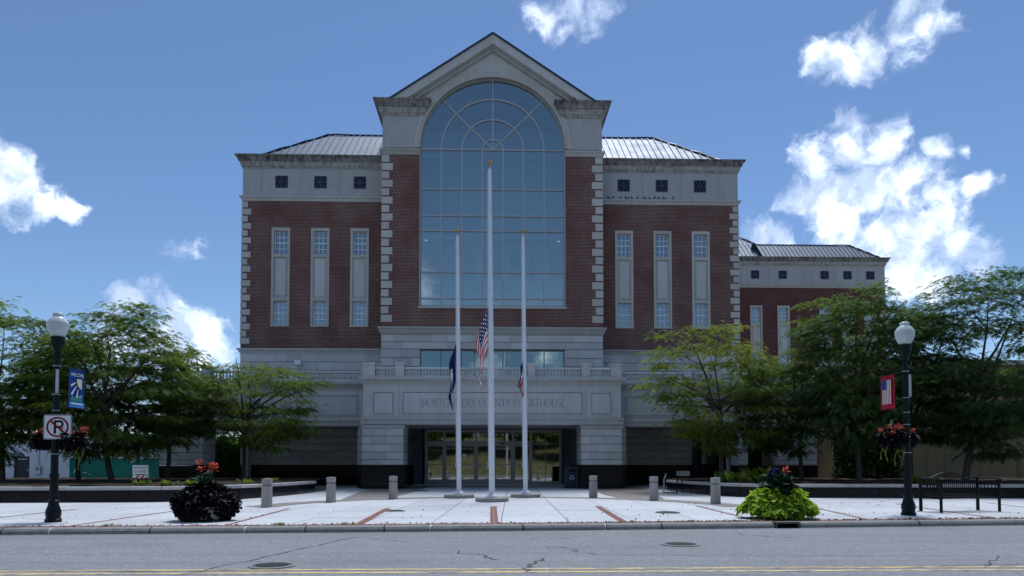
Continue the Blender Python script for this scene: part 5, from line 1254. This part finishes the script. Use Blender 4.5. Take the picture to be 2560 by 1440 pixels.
# no parking sign
ns = tag(empty('no_parking_sign', (LX + .13, LY - .13, 2.17), R(3)), 'square white no parking sign with red ring on the left lamp', 'sign')
def rrect(w, h, r, n=6):
    p = []
    for cx, cz, a0 in ((w - r, h - r, 0), (-w + r, h - r, 90), (-w + r, -h + r, 180), (w - r, -h + r, 270)):
        p += [(cx + r * math.cos(R(a0 + 90 * k / n)), cz + r * math.sin(R(a0 + 90 * k / n))) for k in range(n + 1)]
    return p
MB().prism_y(rrect(.315, .285, .04), -.003, 0).build('plate', 'galvanised', ns); MB().prism_y(rrect(.305, .275, .035), -.005, -.0032).build('border', 'sign_black', ns); MB().prism_y(rrect(.293, .263, .03), -.007, -.0052).build('face', 'white_paint', ns)
pm = MB(); pm.prism_y([(-.085, -.155), (-.03, -.155), (-.03, .155), (-.085, .155)], -.0095, -.0072)
ol = [(-.03, .155)] + [(.05 + .085 * math.cos(R(a)), .065 + .09 * math.sin(R(a))) for a in range(90, -91, -15)] + [(-.03, -.025)]; il = [(-.03, .105)] + [(.05 + .035 * math.cos(R(a)), .065 + .04 * math.sin(R(a))) for a in range(90, -91, -15)] + [(-.03, .025)]
for k in range(len(ol) - 1): pm.prism_y([ol[k], ol[k + 1], il[k + 1], il[k]], -.0095, -.0072)
pm.build('letter_p', 'sign_black', ns)
rg = MB(); NR = 40
for k in range(NR):
    a, b = 2 * math.pi * k / NR, 2 * math.pi * (k + 1) / NR; rg.prism_y([(.25 * math.cos(a), .232 * math.sin(a)), (.25 * math.cos(b), .232 * math.sin(b)), (.208 * math.cos(b), .192 * math.sin(b)), (.208 * math.cos(a), .192 * math.sin(a))], -.012, -.0097)
rg.prism_y([(-.175, .125), (-.145, .155), (.175, -.125), (.145, -.155)], -.0118, -.0098); rg.build('prohibition_ring', 'sign_red', ns)
MB().box(-.03, .03, .001, .09, -.2, .2).build('bracket', 'galvanised', ns)

# hanging baskets
def flowers(n, c, r, rs, size, flat_=.5):
    """clusters of petals"""
    P = c + rs.normal(size=(n, 3)) * r; D_ = rs.normal(size=(n, 3)); D_[:, 2] = np.abs(D_[:, 2]) * flat_; return leaf_cards(P, D_, size, rs, .1, 'round') + (P,)
def basket(x, y, z, lab, seed, scale=1., vines=True, ax=0., ay=0.):
    rs = np.random.RandomState(seed); e = tag(empty('hanging_basket', (x, y, z)), lab, 'hanging basket', 'hanging flower baskets on the lamps'); e.scale = (scale,) * 3
    MB().lathe([(.08, -.20), (.20, -.14), (.27, .0), (.28, .03), (.25, .03)], n=18).build('bowl', 'dark_iron', e, smooth=True)
    for a in (0, 120, 240): MB().tube([(.26 * math.cos(R(a)), .26 * math.sin(R(a)), .02), (0, 0, .52)], .006, 4).build('hanger', 'galvanised', e)
    MB().tube([(0, 0, .52), (ax * .5, ay * .5, .56), (ax, ay, .50)], .014, 5).build('bracket', 'dark_iron', e)
    n = 620; v = rs.normal(size=(n, 3)); v /= np.linalg.norm(v, axis=1, keepdims=True); v[:, 2] = np.clip(v[:, 2], -.75, .8); P = v * np.array([.36, .36, .27]) * rs.uniform(.75, 1.05, (n, 1)) + np.array([0, 0, -.02])
    T, k = leaf_cards(P, v + np.array([0, 0, -.5]) + rs.normal(size=(n, 3)) * .3, .13, rs); leaf_obj('foliage', [(T, k, 'card')], 'leaf_purple', e, [np.clip(.4 + rs.normal(0, .25, n), 0, 1)])
    for i in range(9):
        a = rs.uniform(0, 6.28); rr_ = rs.uniform(.15, .42); c = np.array([rr_ * math.cos(a), rr_ * math.sin(a), .22 + rs.uniform(-.06, .16) - .25 * max(0, rr_ - .3)])
        T, k, P = flowers(26, c, .038, rs, .042); leaf_obj('flower', [(T, k, 'card')], 'petal_coral' if i % 3 else 'petal_red', e, [rs.uniform(0, 1, 26)])
        MB().tube([(c[0] * .5, c[1] * .5, .05), tuple(c)], .005, 3).build('stalk', 'twig', e)
    if vines:
        for i in range(4):
            a = rs.uniform(0, 6.28); l = rs.uniform(.40, .85); p0 = np.array([.27 * math.cos(a), .27 * math.sin(a), -.08]); n = int(l / .012)
            t = np.linspace(0, 1, n); P = p0 + np.stack([.06 * np.sin(t * 5 + i), .05 * np.cos(t * 4 + i), -l * t], 1); T, k = leaf_cards(P, rs.normal(size=(n, 3)) * np.array([1, 1, .3]) + np.array([0, 0, -.8]), .035, rs)
            leaf_obj('trailing_vine', [(T, k, 'card')], 'vine_pale', e, [rs.uniform(0, .9, n)])
    return e
basket(LX + .36, LY + .10, 1.88, 'dark leaved hanging basket with red flowers right of the no parking sign', 1, .76, True, -.36, -.10)
basket(LX - .36, LY + .22, 1.88, 'hanging basket with red flowers half hidden behind the no parking sign', 2, .68, True, .38, -.2)
basket(QX - .42, QY - .05, 2.02, 'dark leaved hanging basket with coral flowers left of the right lamp', 3, .86, True, .40, .05)
basket(QX + .16, QY + .42, 2.0, 'hanging basket with orange flowers mostly hidden behind the right lamp', 4, .8, True, -.15, -.5)

# ------------------------------------------------------------------ big kerbside planters
def dome_leaves(rs, n, rx, ry, h, z0, flare=0., lump=3):
    v = rs.normal(size=(n, 3)); v[:, 2] = np.abs(v[:, 2]); v /= np.linalg.norm(v, axis=1, keepdims=True)
    a = np.arctan2(v[:, 1], v[:, 0]); k = 1 + .07 * np.sin(lump * a + 1) + .05 * np.sin(5 * a) ; k = k[:, None] * rs.uniform(.72, 1.03, (n, 1)) ** .6
    s = 1 - np.clip(v[:, 2:3], 0, 1); fl = 1 + flare * np.clip(.35 - v[:, 2:3], 0, 1) * 2.4
    P = np.concatenate([v[:, :2] * np.array([rx, ry]) * k * fl, z0 + np.sign(v[:, 2:3]) * np.abs(v[:, 2:3]) ** .75 * h * k], 1); D_ = np.concatenate([v[:, :2] * 1.2, v[:, 2:3] * .35 - .45 * s], 1) + rs.normal(size=(n, 3)) * .35
    return P, D_
# left: near-black sweet potato vine with canna
pl = tag(empty('planter', (-7.22, 17.45, .0)), 'round planter of near-black foliage topped with red canna flowers', 'planter')
MB().lathe([(.42, 0), (.52, .06), (.60, .30), (.62, .34), (.56, .34), (.5, .28)], n=28).build('bowl', 'disc_concrete', pl, smooth=True); MB().lathe([(.55, .26), (.02, .42)], n=20).build('soil', 'mulch', pl)
rs = np.random.RandomState(8); v = rs.normal(size=(7600, 3)); v /= np.linalg.norm(v, axis=1, keepdims=True); v[:, 2] = np.clip(v[:, 2], -.8, 1); aa = np.arctan2(v[:, 1], v[:, 0]); kk = (1 + .06 * np.sin(3 * aa + 1) + .05 * np.sin(7 * aa + 4 * v[:, 2]))[:, None] * rs.uniform(.78, 1.03, (len(v), 1)); P = v * np.array([.70, .66, .44]) * kk + np.array([0, 0, .40]); P[:, :2] *= (1 + .12 * np.clip(.25 - P[:, 2:3], 0, 1) / .25); P[:, 2] = np.maximum(P[:, 2], .04); D_ = v + np.array([0, 0, -.35]) + rs.normal(size=v.shape) * .4; T, k = leaf_cards(P, D_, .08, rs); leaf_obj('foliage', [(T, k, 'card')], 'leaf_purple', pl, [np.clip(.35 + rs.normal(0, .25, len(P)), 0, 1)])
for i, (x, y, h) in enumerate(((-.16, 0, 1.34), (.08, .05, 1.30), (.22, -.05, 1.28), (.12, .1, 1.20), (-.08, -.1, 1.20))):
    MB().tube([(x * .4, y, .5), (x * .8, y, h * .75), (x + .02, y, h)], [.014, .011, .006], 5).build('stalk', 'leaf_blue_green', pl)
    n = 5; P = np.array([[x * .6, y, .62 + .09 * q] for q in range(n)]); a = rs.uniform(0, 6.28, n) ; D_ = np.stack([np.cos(a), np.sin(a) * .6, np.full(n, .75)], 1); T, k = leaf_cards(P, D_, .34, rs, .35, 'long'); leaf_obj('blade', [(T, k, 'card')], 'leaf_blue_green', pl, [rs.uniform(.1, .9, n)])
    T, k, P = flowers(12, np.array([x + .03, y, h]), .035, rs, .085, 1.); leaf_obj('flower', [(T, k, 'card')], 'petal_red', pl, [rs.uniform(.2, 1, 12)])
# right: lime foliage with a dark green centre, purple spikes and a red bloom
pl = tag(empty('planter', (6.52, 18.15, .0)), 'round planter overflowing with bright lime leaves beside the kerb drain', 'planter')
MB().lathe([(.42, 0), (.52, .06), (.60, .30), (.62, .34), (.56, .34), (.5, .28)], n=28).build('bowl', 'disc_concrete', pl, smooth=True); MB().lathe([(.55, .26), (.02, .42)], n=20).build('soil', 'mulch', pl)
rs = np.random.RandomState(12); P, D_ = dome_leaves(rs, 2600, .66, .62, .58, .14, .32, 2); P[:, 2] += .10 * np.abs(P[:, 0]) - .05; 
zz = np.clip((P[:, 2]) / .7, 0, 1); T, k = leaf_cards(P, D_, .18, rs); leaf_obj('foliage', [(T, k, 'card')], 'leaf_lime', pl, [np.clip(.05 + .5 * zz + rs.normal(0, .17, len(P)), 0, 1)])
n = 420; v = rs.normal(size=(n, 3)); v[:, 2] = np.abs(v[:, 2]); v /= np.linalg.norm(v, axis=1, keepdims=True); P = v * np.array([.36, .33, .50]) * rs.uniform(.7, 1.05, (n, 1)) + np.array([.0, 0, .55]); T, k = leaf_cards(P, v + rs.normal(size=(n, 3)) * .4, .17, rs, .2, 'round'); leaf_obj('centre_foliage', [(T, k, 'card')], 'leaf_blue_green', pl, [np.clip(.4 + rs.normal(0, .28, n), 0, 1)])
for i in range(11):
    x, y, h = rs.uniform(-.34, .14), rs.uniform(-.2, .25), rs.uniform(1.02, 1.22); MB().tube([(x, y, .7), (x, y, h)], .006, 4).build('stalk', 'leaf_blue_green', pl)
    n = 30; P = np.stack([x + rs.normal(0, .012, n), y + rs.normal(0, .012, n), np.linspace(h - .22, h + .06, n)], 1); T, k = leaf_cards(P, rs.normal(size=(n, 3)), .04, rs, .1, 'round'); leaf_obj('flower_spike', [(T, k, 'card')], 'petal_purple', pl, [rs.uniform(0, 1, n)])
T, k, P = flowers(14, np.array([.17, -.05, 1.16]), .035, rs, .09, 1.); leaf_obj('flower', [(T, k, 'card')], 'petal_coral', pl, [rs.uniform(.2, 1, 14)]); MB().tube([(.15, -.05, .6), (.17, -.05, 1.15)], .01, 5).build('stalk', 'leaf_blue_green', pl)

# ------------------------------------------------------------------ bench
bn = tag(empty('bench', (12.60, 20.87, .004), R(15.5)), 'black slatted metal bench with arched back facing the street', 'bench')
BL, BD = 2.02, .70; hx = BL / 2
def slat(pts, r, nm): MB().tube(pts, r, 5).build(nm, 'dark_iron', bn)
for s in (-1, 1):
    MB().box(s * hx - .03, s * hx + .03, -BD / 2 - .02, -BD / 2 + .03, 0, .90).build('leg', 'dark_iron', bn)
    MB().prism_y([(s * hx - .035, 0), (s * hx + .035, 0), (s * hx + .03, .95), (s * hx - .03, .95)], BD / 2 - .03, BD / 2 + .03).build('leg', 'dark_iron', bn)
    slat([(s * hx, BD / 2, .92), (s * hx, 0, .93), (s * hx, -BD / 2, .93), (s * hx, -BD / 2 - .07, .90), (s * hx, -BD / 2 - .07, .84), (s * hx, -BD / 2, .82)], .026, 'armrest')
    MB().box(s * hx - .025, s * hx + .025, -BD / 2 + .03, BD / 2 - .03, .74, .78).build('side_rail', 'dark_iron', bn); MB().box(s * hx - .025, s * hx + .025, -BD / 2 + .03, BD / 2 - .03, .36, .41).build('side_rail', 'dark_iron', bn)
    for k in range(5): yy = -BD / 2 + BD * (k + 1) / 6; slat([(s * hx, yy, .40), (s * hx, yy, .75)], .013, 'side_slat')
def top(x): return .93 + .16 * max(0, math.cos(x / .62 * math.pi / 2)) ** 1.2 * (abs(x) < .62)
slat([(-hx + 2 * hx * k / 30, BD / 2 + .05, top(-hx + 2 * hx * k / 30)) for k in range(31)], .024, 'top_rail')
slat([(-hx, BD / 2 + .03, .78), (hx, BD / 2 + .03, .78)], .018, 'back_rail'); slat([(-hx, BD / 2, .47), (hx, BD / 2, .47)], .02, 'back_rail')
for k in range(27): x = -hx + 2 * hx * (k + 1) / 28; slat([(x, BD / 2, .47), (x, BD / 2 + .05, top(x))], .012, 'back_slat')
for k in range(27): x = -hx + 2 * hx * (k + 1) / 28; MB().box(x - .016, x + .016, -BD / 2, BD / 2, .405, .42).build('seat_slat', 'dark_iron', bn)
MB().tube([(-hx, -BD / 2, .40), (hx, -BD / 2, .40)], .028, 6).build('front_rail', 'dark_iron', bn)

# ------------------------------------------------------------------ litter bin, handrail, small sign
bi = tag(empty('litter_bin', (*b2w(4.45, -3.2), 0), BA), 'dark blue litter bin with a white recycling mark by the right entrance pier', 'bin')
MB().prism_y([(-.36, .06), (.36, .06), (.36, 1.12), (.30, 1.22), (-.30, 1.22), (-.36, 1.12)], -.3, .3).build('body', 'bin_blue', bi); MB().box(-.37, .37, -.31, .31, 0, .055).build('plinth', 'void', bi); MB().box(-.22, .22, -.312, -.302, .92, 1.08).build('flap', 'void', bi)
for a in (90, 210, 330):
    c_, s_ = math.cos(R(a)), math.sin(R(a)); t0 = (-s_, c_); p = (.07 * c_, .60 + .07 * s_)
    MB().prism_y([(p[0] - t0[0] * .09, p[1] - t0[1] * .09), (p[0] + t0[0] * .05, p[1] + t0[1] * .05), (p[0] + t0[0] * .05 + c_ * .05, p[1] + t0[1] * .05 + s_ * .05), (p[0] - t0[0] * .05 + c_ * .05, p[1] - t0[1] * .05 + s_ * .05)], -.310, -.302).build('arrow', 'white_paint', bi)
hr = tag(empty('bike_rack', (7.2, 34.4, 0)), 'thin bent metal bike rack by the end of the right seat wall', 'bike rack')
MB().tube([(-.08, .4, 0), (-.06, .4, .45), (-.07, .4, .62), (.0, .4, .78), (.03, .4, .9)], .03, 6).build('upright', 'galvanised', hr)
MB().tube([(.38, -.3, 0), (.38, -.3, .5), (.42, -.3, .62), (.5, -.3, .82)], .03, 6).build('upright', 'dark_iron', hr); MB().tube([(-.06, .4, .02), (.38, -.3, .02)], .02, 5).build('floor_bar', 'dark_iron', hr)
ss = tag(empty('arrow_sign', (8.05, 35.0, 0), R(2)), 'small low sign with black arrows above the end of the right seat wall', 'sign')
MB().box(-.05, -.01, -.02, .02, 0, .9).build('post', 'dark_iron', ss); MB().box(.25, .29, -.02, .02, 0, .9).build('post', 'dark_iron', ss); MB().box(-.28, .34, -.035, -.021, .80, 1.02).build('plate', 'bollard_concrete', ss)
for k in range(4):
    x = -.22 + k * .13 + (.03 if k == 3 else 0); MB().prism_y([(x, .91), (x + .07, .98), (x + .10, .98), (x + .04, .91), (x + .10, .84), (x + .07, .84)], -.040, -.0355).build('arrow', 'sign_black', ss)

# ------------------------------------------------------------------ perennials in the beds
def tuft(x, y, z, h, n, mat, seed, lab, spread=.16, shape='long', cat='plant', grp='small perennials in the raised beds'):
    rs = np.random.RandomState(seed); e = tag(empty('perennial', (x, y, z)), lab, cat, grp)
    P = rs.normal(size=(n, 3)) * np.array([spread * .5, spread * .5, 0]) + np.array([0, 0, .0]); a = rs.uniform(0, 6.28, n); D_ = np.stack([np.cos(a) * .45, np.sin(a) * .45, np.ones(n)], 1); T, k = leaf_cards(P, D_, h, rs, .35, shape)
    leaf_obj('leaves', [(T, k, 'card')], mat, e, [rs.uniform(0, 1, n)]); return e
for i, (px, lab) in enumerate(((-13.6, 'low green tuft in the left bed, leftmost of its row'), (-12.75, 'low green tuft in the left bed left of the dark planter'), (-11.95, 'low green tuft in the left bed above the dark planter'), (-10.8, 'low green tuft in the left bed right of the red cannas'), (-10.55, 'low green tuft near the right end of the left bed'))):
    tuft(px, 27.3 + (0, .1, .2, 3, 5.2)[i], .55, .24, 30, 'leaf_green', 30 + i, lab, .30)
for i, (x, y, h, m, lab) in enumerate(((9.5, 32.5, .55, 'leaf_green', 'loose grassy plant near the end of the right bed'), (10.9, 31.2, .4, 'leaf_green', 'low grassy plant in the right bed behind the rightmost bollard'), (11.3, 33.8, .75, 'leaf_yellow', 'upright yellow-green iris clump in the right bed'), (11.9, 33.6, .7, 'leaf_blue_green', 'blue-green iris clump in the right bed behind the lime planter'), (16.8, 30.6, .35, 'leaf_green', 'low plant in the right bed left of the right lamp'))):
    tuft(x, y, .55, h, 60, m, 50 + i, lab, .45)

# ------------------------------------------------------------------ birds on the ledge
bm = MB(); bpts = [(-.10, 0, .02), (-.04, 0, .10), (.02, 0, .17), (.06, 0, .24), (.08, 0, .29), (.10, 0, .31)]
bm.tube(bpts, [.012, .045, .062, .052, .040, .022], 8).tube([(.10, 0, .305), (.15, 0, .30)], [.012, .002], 5).tube([(-.07, 0, .06), (-.20, 0, -.02)], [.03, .012], 5).tube([(.0, .02, .12), (.0, .02, .0)], .006, 4).tube([(.0, -.02, .12), (.0, -.02, .0)], .006, 4)
g = G('pigeon'); v = g.coord(); g.base(g.mix(g.noise(v, 8, 2), (.014, .015, .02), (.04, .042, .05))); g.set(.6)
bme = bm.mesh('bird', 'pigeon'); bme.polygons.foreach_set('use_smooth', [True] * len(bme.polygons))
ledge = [7.44, 7.70, 8.2, 8.55, 8.72, 8.92, 9.28, 9.73, 10.05, 10.38, 10.65, 10.93, 11.08, 11.58]
ORD = 'first second third fourth fifth sixth seventh eighth ninth tenth eleventh twelfth thirteenth fourteenth'.split()
for i, lx in enumerate(ledge):
    x, y = b2w(lx, WY - .09); o = obj('bird', bme, None, (x, y, 18.325), (0, 0, (0.3 if i % 3 else 2.8) + i * .37)); o.scale = (.62, .62, .66 if i % 4 else .52)
    tag(o, 'dark pigeon on the right wing ledge, ' + ORD[i] + ' from the left in its row', 'bird', 'pigeons on the right ledge')
x, y = b2w(5.05, -.4); tag(obj('bird', bme, None, (x, y, 23.73), (0, 0, .4)), 'single dark pigeon on the right cornice of the gable', 'bird')

# ------------------------------------------------------------------ leaf litter and weeds along the kerb
rs = np.random.RandomState(77); n = 1500
xs = np.concatenate([rs.uniform(2, 15, 1000), rs.uniform(-13, 2, 500)]); ys = np.array([kerb_y(x) for x in xs]) + np.abs(rs.normal(0, .16, n)) + .03
far = rs.uniform(size=n) < .14; ys[far] += rs.uniform(0, 8, far.sum())
P = np.stack([xs, ys, np.full(n, .012)], 1); keep = np.array([not (inside((p[0], p[1]), RBED) or inside((p[0], p[1]), LBED)) for p in P]); P = P[keep]; n = len(P)
a = rs.uniform(0, 6.28, n); T, k = leaf_cards(P, np.stack([np.cos(a), np.sin(a), rs.uniform(.0, .25, n)], 1), .055, rs, .0)
e = leaf_obj('fallen_leaves', [(T, k, 'card')], 'dry_leaf', None, [rs.uniform(0, 1, n)]); tag(e, 'dry fallen leaves scattered along the kerb', 'leaves', kind='stuff')
for i, (x, lab) in enumerate(((-8.6, 'small weed on the kerb left of the dark planter'), (-5.05, 'small weed on the brick course right of the dark planter'), (-3.55, 'tiny weed on the brick course below the third bollard'))):
    tuft(x, kerb_y(x) + .18, .0, .07, 30, 'leaf_yellow', 70 + i, lab, .2, 'long', 'weed', 'weeds along the kerb')

# ------------------------------------------------------------------ across the street (seen only as reflection in the doors)
mb = MB(); V = []; nx, ny = 40, 10; rr_ = random.Random(5)
for i in range(nx + 1):
    for j in range(ny + 1): V.append((-50 + 100 * i / nx, -9 - 22 * j / ny, -.12 + 6.5 * (j / ny) ** .8 + (rr_.uniform(-.15, .15) if j else 0)))
mb.add(V, [(i * (ny + 1) + j, (i + 1) * (ny + 1) + j, (i + 1) * (ny + 1) + j + 1, i * (ny + 1) + j + 1) for i in range(nx) for j in range(ny)]); tag(mb.build('grass_bank', 'dry_grass', smooth=True), kind='structure')
mb = MB(); mb.add([(-60, -6.6, -.1), (60, -6.6, -.1), (60, -9, -.1), (-60, -9, -.1)], [(0, 1, 2, 3)]); tag(mb.build('sidewalk', 'plaza_concrete'), kind='structure')
for i, (x, y) in enumerate(((-9.5, -15), (-3.5, -18), (4.5, -16), (10.5, -14), (16, -17), (-15, -16), (0.5, -20), (7.5, -21), (-7, -21), (21, -15))):
    tree('bank_tree', ('green tree', 'bushy tree', 'round tree', 'broad tree', 'dark tree', 'leafy tree', 'tall tree', 'full tree', 'shady tree', 'dense tree')[i] + ' on the grass bank across the street, mirrored in the doors', (x, y, max(.6, 6.5 * ((-9 - y) / 22) ** .8 - .2)), 7.5, 3.0, 2.6, 1.8, 90 + i, 'leaf_green', n_cl=75, per=30, flen=.6, tint0=.6, group='trees across the street', limbs=6)
